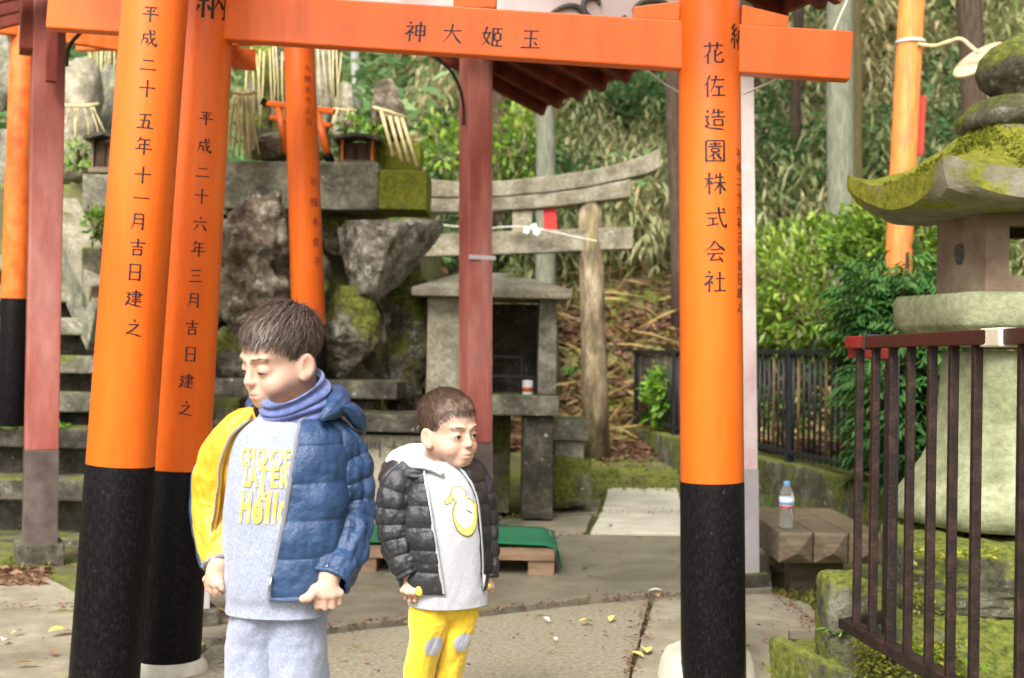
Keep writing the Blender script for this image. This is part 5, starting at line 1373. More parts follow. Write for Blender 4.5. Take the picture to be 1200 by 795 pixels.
# cypress: flat sprays hanging from branches
def cypress(label, c, r, N):
    c = V(c); g = V((c.x, c.y, tz(c.x, c.y))); root = thing('cypress_shrub', g, label, 'shrub')
    MB().tube([g, V((c.x, c.y, c.z)), V((c.x, c.y, c.z + r[2]))], [.035, .028, .01], 8).build('trunk', 'bark', root, smooth=True)
    parts = []
    u = rdir(N, -1, 1); B = np.array(tuple(c)) + u * np.array(r) * (rng.uniform(.25, 1, N) * (1 + .3 * fbm(u * 2.5, 2)))[:, None]
    out = norm(u * np.array([1, 1, .15]) + np.array([0, 0, -.15]) + rdir(N) * .35)
    nrm = norm(np.array([0, 0, 1.0]) + rdir(N) * .4); sd2 = norm(np.cross(out, nrm))
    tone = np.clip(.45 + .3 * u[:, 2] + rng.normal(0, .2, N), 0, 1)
    for k in range(7):
        s_ = (k - 3) / 3; t0 = .14 * (1 - abs(s_)) 
        q = B + out * (.11 * (k / 6)) ; dd = norm(out * .8 + sd2 * (1 if k % 2 else -1) * .75 + np.array([0, 0, -.12]))
        parts.append(blades(q, dd, nrm, rng.uniform(.05, .09, N), .020, .35, tone))
    parts.append(blades(B, out, nrm, .15, .02, .3, tone))
    blade_obj('foliage', parts, 'hinoki', root); return root
cypress('dark green cypress shrub between the picket fence and the stone lantern', at(1062, 385, 7.4), (.36, .33, .44), 1300)
cypress('low dark cypress sprays spilling over the picket fence', at(1058, 490, 7.0), (.24, .26, .42), 700)
cypress('dark cypress sprays in the gap under the lantern platform', at(1085, 470, 6.4), (.28, .25, .45), 800)
# broad strap leaves by the wayside shrine
tuft('drooping dark strap leaves beside the stone box shrine', at(668, 440, 9.6), 10, .26, .035, 'hinoki')
# ------------------------------------------------------------------ people
def cat(P, n):
    P = np.array([tuple(p) for p in P], float); k = len(P)
    out = []
    for t in np.linspace(0, k - 1, n):
        i = min(int(t), k - 2); f = t - i
        p0, p1, p2, p3 = P[max(i - 1, 0)], P[i], P[i + 1], P[min(i + 2, k - 1)]
        out.append(.5 * ((2 * p1) + (p2 - p0) * f + (2 * p0 - 5 * p1 + 4 * p2 - p3) * f * f + (3 * p1 - p0 - 3 * p2 + p3) * f ** 3))
    return np.array(out)
class Loft:
    """tube of elliptical rings; theta 0 faces `front`, +theta turns to `side`"""
    def __init__(s, pts, rx, ry, side, n=60, perp=True, ex=2.0):
        s.c = cat(pts, n); s.n = n; s.ex = ex
        s.rx = cat([(r, 0, 0) for r in rx], n)[:, 0]; s.ry = cat([(r, 0, 0) for r in ry], n)[:, 0]
        d = norm(np.gradient(s.c, axis=0)); sd = np.tile(np.array(tuple(side), float), (n, 1))
        if perp:
            s.sd = norm(sd - d * np.sum(sd * d, 1, keepdims=True)); s.fr = norm(np.cross(d, s.sd))
            s.fr *= np.where(s.fr[:, 1:2] > 0, -1, 1) if False else 1
        else:
            s.sd = norm(sd); s.fr = np.tile(np.cross(np.array([0, 0, 1.0]), s.sd[0]), (n, 1)) * -1
            s.fr = norm(np.stack([s.sd[:, 1], -s.sd[:, 0], 0 * s.sd[:, 0]], 1))
        s.len = np.concatenate([[0], np.cumsum(np.linalg.norm(np.diff(s.c, axis=0), axis=1))])
        s.disp = lambda t, th, L: 0 * th
    def surf(s, t, th, off=0.0):
        t = np.asarray(t, float); th = np.asarray(th, float)
        x = np.clip(t, 0, 1) * (s.n - 1); i = np.minimum(x.astype(int), s.n - 2); f = (x - i)[..., None]
        L = lambda a: a[i] * (1 - f) + a[i + 1] * f
        l1 = lambda a: a[i] * (1 - f[..., 0]) + a[i + 1] * f[..., 0]
        sn, cs = np.sin(th), np.cos(th)
        if s.ex != 2.0:
            sn = np.sign(sn) * np.abs(sn) ** (2 / s.ex); cs = np.sign(cs) * np.abs(cs) ** (2 / s.ex)
        e = off + s.disp(t, th, l1(s.len))
        return L(s.c) + L(s.sd) * ((l1(s.rx) + e) * sn)[..., None] + L(s.fr) * ((l1(s.ry) + e) * cs)[..., None]
    def grid(s, t0, t1, nt, a0, a1, na, off=0.0):
        """a0/a1 may be functions of t"""
        t = np.linspace(t0, t1, nt)
        A0 = np.array([a0(q) if callable(a0) else a0 for q in t]); A1 = np.array([a1(q) if callable(a1) else a1 for q in t])
        k = np.linspace(0, 1, na); th = A0[:, None] * (1 - k) + A1[:, None] * k; T = np.repeat(t[:, None], na, 1)
        v = s.surf(T, th, off).reshape(-1, 3)
        i = np.arange(nt - 1)[:, None] * na; j = np.arange(na - 1)[None]
        f = np.stack([i + j, i + j + 1, i + na + j + 1, i + na + j], -1).reshape(-1, 4)
        return v, f
    def obj(s, name, mat, parent, t0=0, t1=1, nt=90, a0=-math.pi, a1=math.pi, na=64, off=0.0, thick=.004):
        v, f = s.grid(t0, t1, nt, a0, a1, na, off)
        o = mesh_obj(name, v, f, mat, parent, smooth=True)
        bm = bmesh.new(); bm.from_mesh(o.data); bmesh.ops.remove_doubles(bm, verts=bm.verts, dist=1e-5); bmesh.ops.recalc_face_normals(bm, faces=bm.faces); bm.to_mesh(o.data); bm.free()
        if thick:
            md = o.modifiers.new('cloth', 'SOLIDIFY'); md.thickness = thick; md.offset = 0
        return o
    def strip(s, name, mat, parent, pts, w, off):
        """ribbon along (t, theta) points"""
        n = len(pts); P = np.array([s.surf(np.array(t), np.array(a), off) for t, a in pts]); N = norm(P - np.array([s.c[int(t * (s.n - 1))] for t, a in pts]))
        d = norm(np.gradient(P, axis=0)); sd = norm(np.cross(d, N))
        m = MB()
        for p, q, k in zip(P, sd, N):
            for a, b in ((-1, 0), (-.6, .5), (.6, .5), (1, 0)): m.v.append(tuple(p + q * a * w / 2 + k * b * w * .5))
        for i in range(n - 1):
            for j in range(3): m.f.append((4 * i + j, 4 * i + j + 1, 4 * i + 5 + j, 4 * i + 4 + j))
        return m.build(name, mat, parent, smooth=True)
def quilt(pitch, amp, fold=.004, fs=22.0, seed=0, ph=0.0):
    def f(t, th, L):
        q = np.abs(np.sin(np.pi * (L / pitch + ph + .03 * np.sin(th * 2 + seed)))) ** .55
        w = np.stack([np.cos(th) * 3.2 + L * fs * .35, np.sin(th) * 3.2 + seed, L * fs], -1)
        w2 = np.stack([np.cos(th) * 7 + seed, np.sin(th) * 7, L * fs * 2.6], -1)
        r = 1 - np.abs(vnoise(w2))
        return amp * (q - .5) + fold * vnoise(w) + fold * .55 * (r - .5) * q
    return f
def folds(amp, fs=14.0, seed=0, hem=None):
    def f(t, th, L):
        w = np.stack([np.cos(th) * 2.2 + seed, np.sin(th) * 2.2, L * fs], -1); w2 = np.stack([np.cos(th) * 5 + seed, np.sin(th) * 5 + L * 20, L * fs * 2.2], -1)
        return amp * vnoise(w) + amp * .45 * (1 - 2 * np.abs(vnoise(w2)))
    return f

def fabric(name, cols, scale=30, rough=.85, bump=.2, bscale=500, sheen=.3, spec=.2, coat=0):
    m = M(name, cols, scale, rough, bump, bscale, spec=spec, coat=coat)
    m.node_tree.nodes['Principled BSDF'].inputs['Sheen Weight'].default_value = sheen
    return m
def skin_mat(name, base, lip, blush):
    m = bpy.data.materials.new(name); m.use_nodes = True; n = m.node_tree.nodes; L = m.node_tree.links.new; b = n['Principled BSDF']
    nz = n.new('ShaderNodeTexNoise'); nz.inputs['Scale'].default_value = 60; g = n.new('ShaderNodeNewGeometry'); L(g.outputs['Position'], nz.inputs['Vector'])
    r = n.new('ShaderNodeValToRGB'); L(nz.outputs['Fac'], r.inputs[0]); r.color_ramp.elements[0].color = (*[c * .92 for c in base], 1); r.color_ramp.elements[1].color = (*[min(1, c * 1.05) for c in base], 1)
    out = r.outputs[0]
    for at_, c in (('blush', blush), ('lip', lip)):
        a = n.new('ShaderNodeAttribute'); a.attribute_name = at_
        x = n.new('ShaderNodeMix'); x.data_type = 'RGBA'; L(a.outputs['Fac'], x.inputs[0]); L(out, x.inputs[6]); x.inputs[7].default_value = (*c, 1); out = x.outputs[2]
    L(out, b.inputs['Base Color']); b.inputs['Roughness'].default_value = .55; b.inputs['Specular IOR Level'].default_value = .3
    b.inputs['Subsurface Weight'].default_value = .12; b.inputs['Subsurface Radius'].default_value = (.008, .003, .0015); b.inputs['Subsurface Scale'].default_value = .6
    return m
SKIN = skin_mat('skin', (.58, .365, .27), (.52, .21, .175), (.60, .28, .205))
def eye_mat():
    m = bpy.data.materials.new('eye'); m.use_nodes = True; n = m.node_tree.nodes; L = m.node_tree.links.new; b = n['Principled BSDF']
    tc = n.new('ShaderNodeTexCoord'); sx = n.new('ShaderNodeSeparateXYZ'); L(tc.outputs['Object'], sx.inputs[0])
    cx = n.new('ShaderNodeCombineXYZ'); L(sx.outputs[0], cx.inputs[0]); L(sx.outputs[2], cx.inputs[1])
    ln = n.new('ShaderNodeVectorMath'); ln.operation = 'LENGTH'; L(cx.outputs[0], ln.inputs[0])
    r = n.new('ShaderNodeValToRGB'); r.color_ramp.interpolation = 'EASE'
    mr = n.new('ShaderNodeMapRange'); mr.inputs[2].default_value = .0125; L(ln.outputs['Value'], mr.inputs[0]); L(mr.outputs[0], r.inputs[0])
    e = r.color_ramp.elements; e[0].position = .18; e[0].color = (.004, .003, .003, 1); e[1].position = .26; e[1].color = (.035, .017, .010, 1)
    q = e.new(.46); q.color = (.028, .014, .008, 1); q = e.new(.54); q.color = (.70, .68, .66, 1)
    L(r.outputs[0], b.inputs['Base Color']); b.inputs['Roughness'].default_value = .08
    return m
EYE = eye_mat()
def rotm(yaw, pitch, roll=0):
    return Matrix.Rotation(math.radians(yaw), 3, 'Z') @ Matrix.Rotation(math.radians(pitch), 3, 'X') @ Matrix.Rotation(math.radians(roll), 3, 'Y')

class Head:
    def __init__(s, c, R, sc): s.c = V(c); s.R = R; s.s = sc
    def w(s, p): return s.c + s.R @ (V(p) * s.s)
    def loc(s, P): return ((np.asarray(P) - np.array(tuple(s.c))) @ np.array(s.R)) / s.s
    def build(s, F, openness, gaze):
        k_ = s.s; Rn = np.array(s.R)
        E = lambda c, r, k=.012, sub=False, rot=None: F.ell(s.w(c), tuple(q * k_ for q in r), k * k_, R=(Rn if rot is None else np.array(s.R @ rot)), sub=sub)
        C = lambda a, b, ra, rb, k=.008, sub=False: F.cap(s.w(a), s.w(b), ra * k_, rb * k_, k * k_, sub)
        E((0, .009, .030), (.0675, .076, .070), .01)
        E((0, -.038, .024), (.054, .043, .052), .02)
        E((0, -.028, -.036), (.048, .055, .055), .02)
        E((0, -.050, -.072), (.031, .030, .024), .02)
        C((-.010, -.070, -.081), (.010, -.070, -.081), .013, .013, .016)
        for x in (-1, 1):
            E((x * .032, -.054, -.044), (.024, .026, .025), .018)
            E((x * .012, -.002, -.030), (.047, .050, .052), .02)
            C((x * .014, -.083, .012), (x * .040, -.073, .012), .004, .004, .014)       # brow
            E((x * .030, -.0965, -.010), (.017, .014, .009), .014, True)                 # socket
        C((0, -.080, .004), (0, -.092, -.026), .0055, .0068, .013)
        E((0, -.0950, -.0322), (.0078, .0082, .0076), .009)
        for x in (-1, 1):
            E((x * .0078, -.0885, -.0352), (.0048, .0070, .0046), .006)
            E((x * .0046, -.0945, -.0398), (.0028, .0032, .002), .002, True)
        # lids
        for x in (-1, 1):
            ec = (x * .0290, -.0690, -.0105)
            E(ec, (.0140, .0134, .0120), .011)
        # mouth
        E((0, -.078, -.060), (.021, .014, .017), .012)
        C((-.0195, -.0810, -.0608), (-.004, -.0910, -.0572), .0024, .0038, .005); C((.0195, -.0810, -.0608), (.004, -.0910, -.0572), .0024, .0038, .005)
        C((-.0140, -.0835, -.0660), (.0140, -.0835, -.0660), .0040, .0040, .006); E((0, -.0875, -.0668), (.011, .006, .0044), .005)
        C((-.0200, -.0875, -.0610), (0, -.0940, -.0612), .0012, .0016, .002, True); C((.0200, -.0875, -.0610), (0, -.0940, -.0612), .0012, .0016, .002, True); C((-.006, -.0955, -.0614), (.006, -.0955, -.0614), .0010 + .0016 * openness, .0010 + .0016 * openness, .002, True)
        # ears
        for x in (-1, 1):
            er = Matrix.Rotation(-x * .40, 3, 'Z') @ Matrix.Rotation(-.18, 3, 'X')
            E((x * .0690, .004, -.022), (.0075, .0175, .0275), .006, False, er)
            E((x * .0770, .002, -.018), (.0065, .0110, .0175), .004, True, er)
            E((x * .066, -.004, -.042), (.007, .010, .010), .006)
        # neck
        C((0, .020, -.05), (0, .030, -.125), .043, .043, .02)
        s.open = openness
        for x in (-1, 1):                                                              # slit between the lids
            o = openness
            E((x * .0290, -.0862, -.0120 - .0045 * (1 - o)), (.0132, .011, .0010 + .0062 * o), .0012, True)
    def colour(s, o):
        me = o.data; n = len(me.vertices); co = np.empty(n * 3, np.float32); me.vertices.foreach_get('co', co)
        P = s.loc(co.reshape(-1, 3) + np.array(tuple(ORG[o.name])))
        g = lambda c, r: np.exp(-np.sum(((P - np.array(c)) / np.array(r)) ** 2, 1))
        lip = np.clip(1.5 * g((0, -.094, -.0575), (.015, .012, .0042)) + 1.5 * g((0, -.092, -.0670), (.014, .012, .0042)), 0, 1) * .62
        bl = .55 * (g((.036, -.075, -.040), (.020, .03, .017)) + g((-.036, -.075, -.040), (.020, .03, .017))) + .45 * g((0, -.104, -.034), (.012, .01, .01)) + .6 * (g((.08, .018, -.012), (.014, .02, .03)) + g((-.08, .018, -.012), (.014, .02, .03)))
        for nm, v in (('lip', lip), ('blush', np.clip(bl, 0, 1))):
            a = me.attributes.new(nm, 'FLOAT', 'POINT'); a.data.foreach_set('value', v.astype(np.float32))
    def eyes(s, parent, gaze_yaw, gaze_pitch):
        v, f = sphere_grid(28, 18)
        for x in (-1, 1):
            c = s.w((x * .0290, -.0690, -.0105)); rad = .01290 * s.s
            o = mesh_obj('eye', v * rad + np.array(tuple(c)), f.copy(), EYE, parent, smooth=True, origin=c)
            o.rotation_euler = (s.R @ rotm(gaze_yaw, gaze_pitch)).to_euler()
            # lashes on the upper lid edge, brow above
            m = MB(); pts = []
            for i in range(9):
                u = -1 + 2 * i / 8; zz = -.0120 - .0045 * (1 - s.open) + (.0010 + .0064 * s.open) * math.sqrt(max(0, 1 - u * u)) * .9
                yy = -.0690 - math.sqrt(max(1e-6, .0149 ** 2 - (u * .0128) ** 2 - (zz + .0105) ** 2))
                pts.append(s.w((x * .0290 + u * .0130, yy, zz)))
            m.tube(pts, [.0004 + .0012 * math.sin(math.pi * i / 8) for i in range(9)], 6); m.build('eyelashes', HAIRD, parent, smooth=True)
            st = MB()
            for i in range(60):
                u = (i + random.random()) / 60; bx = x * (.013 + .034 * u); bz = .0125 + .0035 * math.sin(u * 2.6) - .002 * u + random.uniform(-.002, .002)
                by = -.0868 + .018 * u ** 1.8
                p = V((bx, by - .0005, bz)); d = V((x * .006, .002 * u, .0025 * (1 - u) - .001))
                st.bar(s.w(p), s.w(p + d), .0006, .0004)
            st.build('eyebrow', BROW, parent)
    def hair(s, parent, mat, smat, N, fringe=.045, spiky=.3, length=.03):
        hl = lambda x, y: np.interp(y, [-.10, -.075, -.055, -.035, -.018, -.008, .004, .030, .045, .07, .12], [fringe, fringe - .002, fringe - .004, .026, .004, -.014, -.004, .012, -.020, -.052, -.058])
        mn = np.array(tuple(s.c)) - .15; mx = np.array(tuple(s.c)) + .15
        F = SDF(mn, mx, .0028)
        def msk(g):
            L = s.loc(g); return np.maximum(0, (hl(L[..., 0], L[..., 1]) - L[..., 2])) * 2.0 - .003 * fbm(L * np.array([90, 40, 60]), 2)
        F.ell(s.w((0, .009, .031)), tuple(q * s.s for q in (.0695, .0785, .0730)), .0, R=np.array(s.R), disp=msk)
        F.ell(s.w((0, -.034, .046)), tuple(q * s.s for q in (.056, .046, .042)), .024, R=np.array(s.R), disp=msk)
        cap = F.obj('hair', mat, parent)
        # strands
        u = rdir(N * 3); P = np.array([0, .009, .031]) + u * np.array([.0698, .0790, .0735])
        ok = P[:, 2] > hl(P[:, 0], P[:, 1]) - .003 + .004 * rng.normal(size=len(P)); P, u = P[ok][:N], u[ok][:N]
        front = np.clip((-.0 - P[:, 1]) / .08, 0, 1)[:, None]
        crown = np.array([0.006, .050, .090])
        d = norm(P - crown) + np.array([.10, -.35, .0]) * np.clip(P[:, 2:3] / .06, 0, 1); d = d - u * np.sum(d * u, 1, keepdims=True); d = norm(d + rng.normal(0, .16, d.shape))
        P = np.where(front > .4, P + np.array([0, -.004, .002]), P)
        lift = rng.uniform(.05, .05 + spiky, (len(P), 1)) * np.clip(.25 + P[:, 2:3] / .09, .12, 1)
        ln = length * rng.uniform(.5, 1.35, (len(P), 1)) * np.clip(.40 + P[:, 2:3] / .10, .22, 1.1)
        up_ = norm(u * np.array([1, .8, 1]))
        w = .0008
        sd_ = norm(np.cross(d, up_)) * w
        A = P - up_ * .003; B = P + d * ln * .5 + up_ * lift * ln * .8; Cc = P + d * ln + up_ * lift * ln * .75 - up_ * ln * .10
        vv = np.stack([A - sd_, A + sd_, B + sd_ * .8, B - sd_ * .8, Cc + sd_ * .2, Cc - sd_ * .2], 1).reshape(-1, 3)
        vv = np.array(tuple(s.c)) + (vv * s.s) @ np.array(s.R).T
        b = np.arange(len(P))[:, None] * 6; f = np.concatenate([b + np.array([[0, 1, 2, 3]]), b + np.array([[3, 2, 4, 5]])], 1).reshape(-1, 4)
        o = mesh_obj('hair_strands', vv, f, smat, cap); o['kind'] = 'stuff'; face_attr(o, np.repeat(rng.random(len(P)), 2))
        return cap
BROW = M('brow_hair', [(.17, .10, .065), (.22, .13, .09)], 200, .6, 0)
HAIRD = M('dark_hair', [(.018, .010, .007), (.03, .018, .012)], 200, .5, 0)
def hair_mat(name, cols): return M(name, cols, 90, .42, .35, 420, spec=.5)

def hand(F, wrist, palm, knuckles, tips, mids, thumb, sc=1.0):
    """SDF hand from world points; knuckles/mids/tips: four each (index..little)"""
    F.cap(wrist, V(wrist).lerp(V(palm), .6), .019 * sc, .019 * sc, .012)
    for q in knuckles: F.cap(palm, q, .0125 * sc, .0085 * sc, .008)
    for i, (a, b, c) in enumerate(zip(knuckles, mids, tips)):
        r = (.0070, .0073, .0070, .0062)[i] * sc
        F.cap(a, b, r, r * .95, .0015); F.cap(b, c, r * .95, r * .82, .001)
    t0, t1, t2 = thumb
    F.cap(V(palm).lerp(V(t0), .4), t0, .013 * sc, .0105 * sc, .008); F.cap(t0, t1, .0100 * sc, .0090 * sc, .003); F.cap(t1, t2, .0090 * sc, .0072 * sc, .002)

def patch(name, L, mat, parent, t, th, shapes, off, su):
    """flat print shapes on a loft: shapes = list of polygons in metres (u right on the surface, v up)"""
    m = MB(); r = float(np.interp(t, np.linspace(0, 1, L.n), L.rx)); total = L.len[-1]
    for poly in shapes:
        n = len(poly); cx = sum(p[0] for p in poly) / n; cy = sum(p[1] for p in poly) / n; o = len(m.v); K = 5
        for k in range(K + 1):
            for (x, y) in poly:
                q = k / K; uu = cx + (x - cx) * q; v2 = cy + (y - cy) * q
                m.v.append(tuple(L.surf(np.array(t + su * v2 / total), np.array(th + uu / r), off)))
        for k in range(K):
            for j in range(n): m.f.append((o + k * n + j, o + k * n + (j + 1) % n, o + (k + 1) * n + (j + 1) % n, o + (k + 1) * n + j))
    return m.build(name, mat, parent, smooth=True)
def circ(cx, cy, rx, ry, n=24, a=0):
    return [(cx + rx * math.cos(2 * math.pi * i / n) * math.cos(a) - ry * math.sin(2 * math.pi * i / n) * math.sin(a), cy + rx * math.cos(2 * math.pi * i / n) * math.sin(a) + ry * math.sin(2 * math.pi * i / n) * math.cos(a)) for i in range(n)]
def shoe(parent, ankle, fwd_, L, W, mat, sole):
    a = V(ankle); f = V(fwd_).normalized(); s_ = V((-f.y, f.x, 0))
    F = SDF((a.x - .2, a.y - .2, -.02), (a.x + .2, a.y + .2, .16), .006)
    F.cap(V((a.x, a.y, .06)) - f * .02, V((a.x, a.y, .05)) + f * (L * .45), W * .55, W * .5, .03); F.cap(V((a.x, a.y, .05)), V((a.x, a.y, .11)), W * .52, W * .48, .02)
    o = F.obj('shoe', mat, parent)
    MB().bar(V((a.x, a.y, .012 + .012)) - f * .055, V((a.x, a.y, .024)) + f * (L * .45 + W * .4), W * 1.02, .022).build('sole', sole, o, bevel=.008)

# ================= older boy: blue and yellow padded jacket
Y1 = 2.40
def q1(x, y, d=0.0): return at(x, y, Y1 + d)
yaw1 = -9
S1 = Matrix.Rotation(math.radians(yaw1), 3, 'Z') @ V((1, 0, 0)); F1 = Matrix.Rotation(math.radians(yaw1), 3, 'Z') @ V((0, -1, 0))
H1 = Head(q1(332, 415, .02), rotm(-46, 17, 4), .92)
c0 = q1(330, 560)
F = SDF((c0.x - .27, Y1 - .22, -.005), (c0.x + .27, Y1 + .22, 1.16), .0026)
nb = H1.w((0, .032, -.13))
F.cap(nb, q1(336, 520, .02), .042, .06, .03)
F.ell(q1(334, 560, .01), (.095, .065, .13), .03); F.ell(q1(328, 655, .01), (.080, .062, .10), .03); F.ell(q1(327, 708, .01), (.070, .056, .065), .03)
shL = [q1(387, 522, .01), q1(409, 600, .02), q1(387, 672, -.07)]; shR = [q1(277, 510, .02), q1(256, 595, .04), q1(256, 660, -.02)]
for P in (shL, shR):
    F.cap(q1(335, 520, .02), P[0], .034, .022, .01); F.cap(P[0], P[1], .022, .020, .01); F.cap(P[1], P[2], .019, .018, .01)
hipL, hipR = q1(352, 728, .01), q1(300, 728, .02)
ft1 = {}
for nm, hp, kx, ax in (('L', hipL, .002, .010), ('R', hipR, .008, .004)):
    kn = V((hp.x + kx, hp.y - .015, .30)); an = V((hp.x + ax, hp.y + .02, .075)); ft1[nm] = an
    F.cap(hp, kn, .040, .034, .015); F.cap(kn, an, .033, .026, .015); F.cap(V((an.x, an.y, .04)), V((an.x, an.y - .09, .03)), .025, .018, .015)
# hands
Z = -.075
hand(F, q1(386, 676, Z), q1(384, 690, Z - .005), [q1(371.5, 697, Z - .012), q1(380.5, 698, Z - .015), q1(389.5, 697.5, Z - .013), q1(398, 695.5, Z - .006)],
     [q1(373.5, 706, Z + .022), q1(381, 707, Z + .020), q1(389, 706, Z + .020), q1(397, 703, Z + .022)], [q1(372, 710.5, Z - .006), q1(380.8, 711.5, Z - .008), q1(389.5, 710.5, Z - .006), q1(397.5, 706.5, Z + .0)],
     [q1(370, 691, Z - .015), q1(362, 700, Z - .024), q1(355, 702, Z - .026)])
Z = -.03
hand(F, q1(255, 662, Z), q1(252, 674, Z), [q1(242, 679, Z + .012), q1(246, 683, Z - .004), q1(252, 685, Z - .014), q1(258, 684, Z - .018)],
     [q1(248, 694, Z + .018), q1(253, 697, Z + .004), q1(258, 696, Z - .006), q1(263, 692, Z - .012)], [q1(244, 690, Z + .018), q1(248, 692.5, Z + .0), q1(254, 692.5, Z - .012), q1(260, 689.5, Z - .02)],
     [q1(261, 673, Z + .004), q1(264, 684, Z + .006), q1(263, 692, Z + .004)], .92)
H1.build(F, .10, 0)
boy1 = F.obj('person', SKIN, None, origin=V((c0.x, Y1, 0)))
tag(boy1, 'older boy looking down, in a padded jacket half blue and half yellow', 'person')
H1.colour(boy1); H1.eyes(boy1, 0, 25)
hm1 = hair_mat('brown_hair', [(.055, .034, .025), (.10, .067, .051), (.15, .108, .087)])
H1.hair(boy1, hm1, M('brown_hair_strand', [(.045, .027, .019), (.12, .082, .063), (.27, .21, .175)], rnd=True, rough=.38, bump=0, spec=.5), 17000, fringe=.052, spiky=.22, length=.030)

heather = fabric('heather_grey_knit', [(.205, .23, .305), (.275, .30, .385), (.345, .37, .455)], 220, .9, .25, 700)
sw = Loft([q1(338, 486, .02), q1(337, 492, .02), q1(336, 500, .015), q1(335, 520, .01), q1(333, 560, 0), q1(330, 620, 0), q1(327.5, 672, 0), q1(326.5, 690, 0), q1(326, 703, 0), q1(326, 716, 0)],
          [.048, .060, .082, .098, .103, .103, .101, .099, .094, .096], [.048, .060, .072, .080, .086, .088, .089, .087, .083, .085], S1, 80, perp=False, ex=2.3)
sw.disp = folds(.0035, 10, 3)
shirt = sw.obj('sweatshirt', heather, boy1, nt=120, na=110)
# hem ribbing line
sw.strip('hem_seam', fabric('seam_grey', [(.30, .32, .40)], 30), shirt, [(.875, a) for a in np.linspace(-1.5, 1.5, 40)], .003, .0005)
# foil print
foil = M('yellow_print', [(.62, .38, .05), (.78, .52, .10), (.80, .66, .36)], 60, .5, .1, 200)
def text_mesh(s, size, bold=.034):
    cu = bpy.data.curves.new('t', 'FONT'); cu.body = s; cu.size = size; cu.offset = bold * size; cu.align_x = 'CENTER'; cu.space_character = 1.12; cu.resolution_u = 3
    o = bpy.data.objects.new('t', cu); col.objects.link(o); dg = bpy.context.evaluated_depsgraph_get()
    me = bpy.data.meshes.new_from_object(o.evaluated_get(dg)); bpy.data.objects.remove(o); return me
def print_text(lines, L, parent, mat, off, th0):
    for s, px_y, size, skew, sxx in lines:
        me = text_mesh(s, size); bm = bmesh.new(); bm.from_mesh(me)
        bmesh.ops.triangulate(bm, faces=bm.faces); bmesh.ops.subdivide_edges(bm, edges=[e for e in bm.edges if e.calc_length() > .006], cuts=2)
        tt = np.linspace(0, 1, L.n); ys = np.array([px(V(tuple(L.surf(np.array(t), np.array(0.0)))))[1] for t in tt]); t0 = float(np.interp(px_y, ys, tt))
        vs = []
        for q in bm.verts:
            u = q.co.x * sxx + q.co.y * skew; vs.append(tuple(L.surf(np.array(t0 - q.co.y / L.len[-1]), np.array(th0 + u / .118), off)))
        fs = [tuple(v.index for v in f.verts) for f in bm.faces]; bm.free()
        mesh_obj('printed_text', vs, fs, mat, parent)
print_text([('CHOOES', 546, .031, 0, .86), ('LATER', 570, .027, 0, 1.02), ('&', 586, .016, 0, 1.3), ('Hello', 612, .033, .12, 1.16)], sw, shirt, foil, .0042, -.06)
snoodm = fabric('blue_violet_knit', [(.07, .095, .24), (.10, .13, .31), (.15, .18, .38)], 120, .9, .3, 600)
nk1 = Loft([q1(340, 452, -.004), q1(342.5, 459, .002), q1(345, 467, .009), q1(347, 475, .014), q1(348.5, 482, .018), q1(350, 489, .022)], [.056, .061, .064, .065, .065, .061], [.058, .062, .065, .066, .066, .061], rotm(-30, 0) @ V((1, 0, 0)), 50, perp=True)
def snf(t, th, L): return .0042 * np.sin(L * 340 + 1.3 * np.sin(th * 2) + th * .8) + .003 * np.sin(th * 3 + L * 60)
nk1.disp = snf
sno = nk1.obj('neck_warmer', snoodm, boy1, nt=60, na=80, thick=.004)


blue = fabric('blue_quilted_nylon', [(.011, .033, .088), (.018, .048, .120), (.028, .068, .155)], 14, .38, .34, 55, sheen=0, spec=.5)
yell = fabric('yellow_lining', [(.60, .29, .016), (.68, .35, .024), (.74, .43, .05)], 14, .42, .2, 42, sheen=0, spec=.45)
greyt = fabric('grey_trim', [(.17, .17, .20)], 30, .6)
jk = Loft([q1(338, 486, .03), q1(338, 497, .025), q1(337, 515, .02), q1(335, 555, .015), q1(333, 610, .012), q1(331, 655, .01), q1(330, 692, .008)],
          [.078, .100, .116, .124, .125, .123, .118], [.066, .082, .095, .104, .108, .108, .102], S1, 80, perp=False, ex=2.2)
jk.disp = quilt(.067, .0042, .0055, 18, 5, .2)
aL_ = lambda t: np.interp(t, [0, .1, .5, 1], [.75, .48, .33, .08]); aR_ = lambda t: -np.interp(t, [0, .1, .35, .7, 1], [.70, .60, .85, 1.15, 1.4])
jb = jk.obj('jacket', blue, boy1, nt=140, a0=aL_, a1=math.pi, na=80, thick=.008)
jq = jk.disp; jk.disp = folds(.004, 14, 6); jy = jk.obj('yellow_panel', yell, jb, nt=140, a0=lambda t: -math.pi, a1=aR_, na=60, thick=.008)
tt = np.linspace(0, .995, 60)
jk.strip('zip', greyt, jb, [(t, aL_(t) - .012) for t in tt], .009, .002)
jk.strip('zip', greyt, jb, [(t, aR_(t) + .012) for t in tt], .007, .004); jk.disp = jq
z0_ = jk.surf(np.array(.86), np.array(aL_(.86) - .02), .006)
MB().tube([V(z0_), V(z0_) + V((-.003, -.006, -.028))], [.003, .0022], 6).build('zip_pull', M('zip_metal', [(.5, .5, .5)], 5, .3, 0, metallic=1), jb, smooth=True)
slL = Loft([q1(370, 502, .02), q1(390, 516, .015), q1(402, 547, .02), q1(409, 594, .025), q1(403, 642, -.02), q1(386, 682, -.07)], [.024, .037, .043, .043, .040, .034], [.028, .042, .047, .045, .041, .035], F1 * -1, 90)
slL.disp = quilt(.040, .0042, .0070, 26, 9)
sv = slL.obj('sleeve', blue, jb, nt=170, na=84, thick=.005)
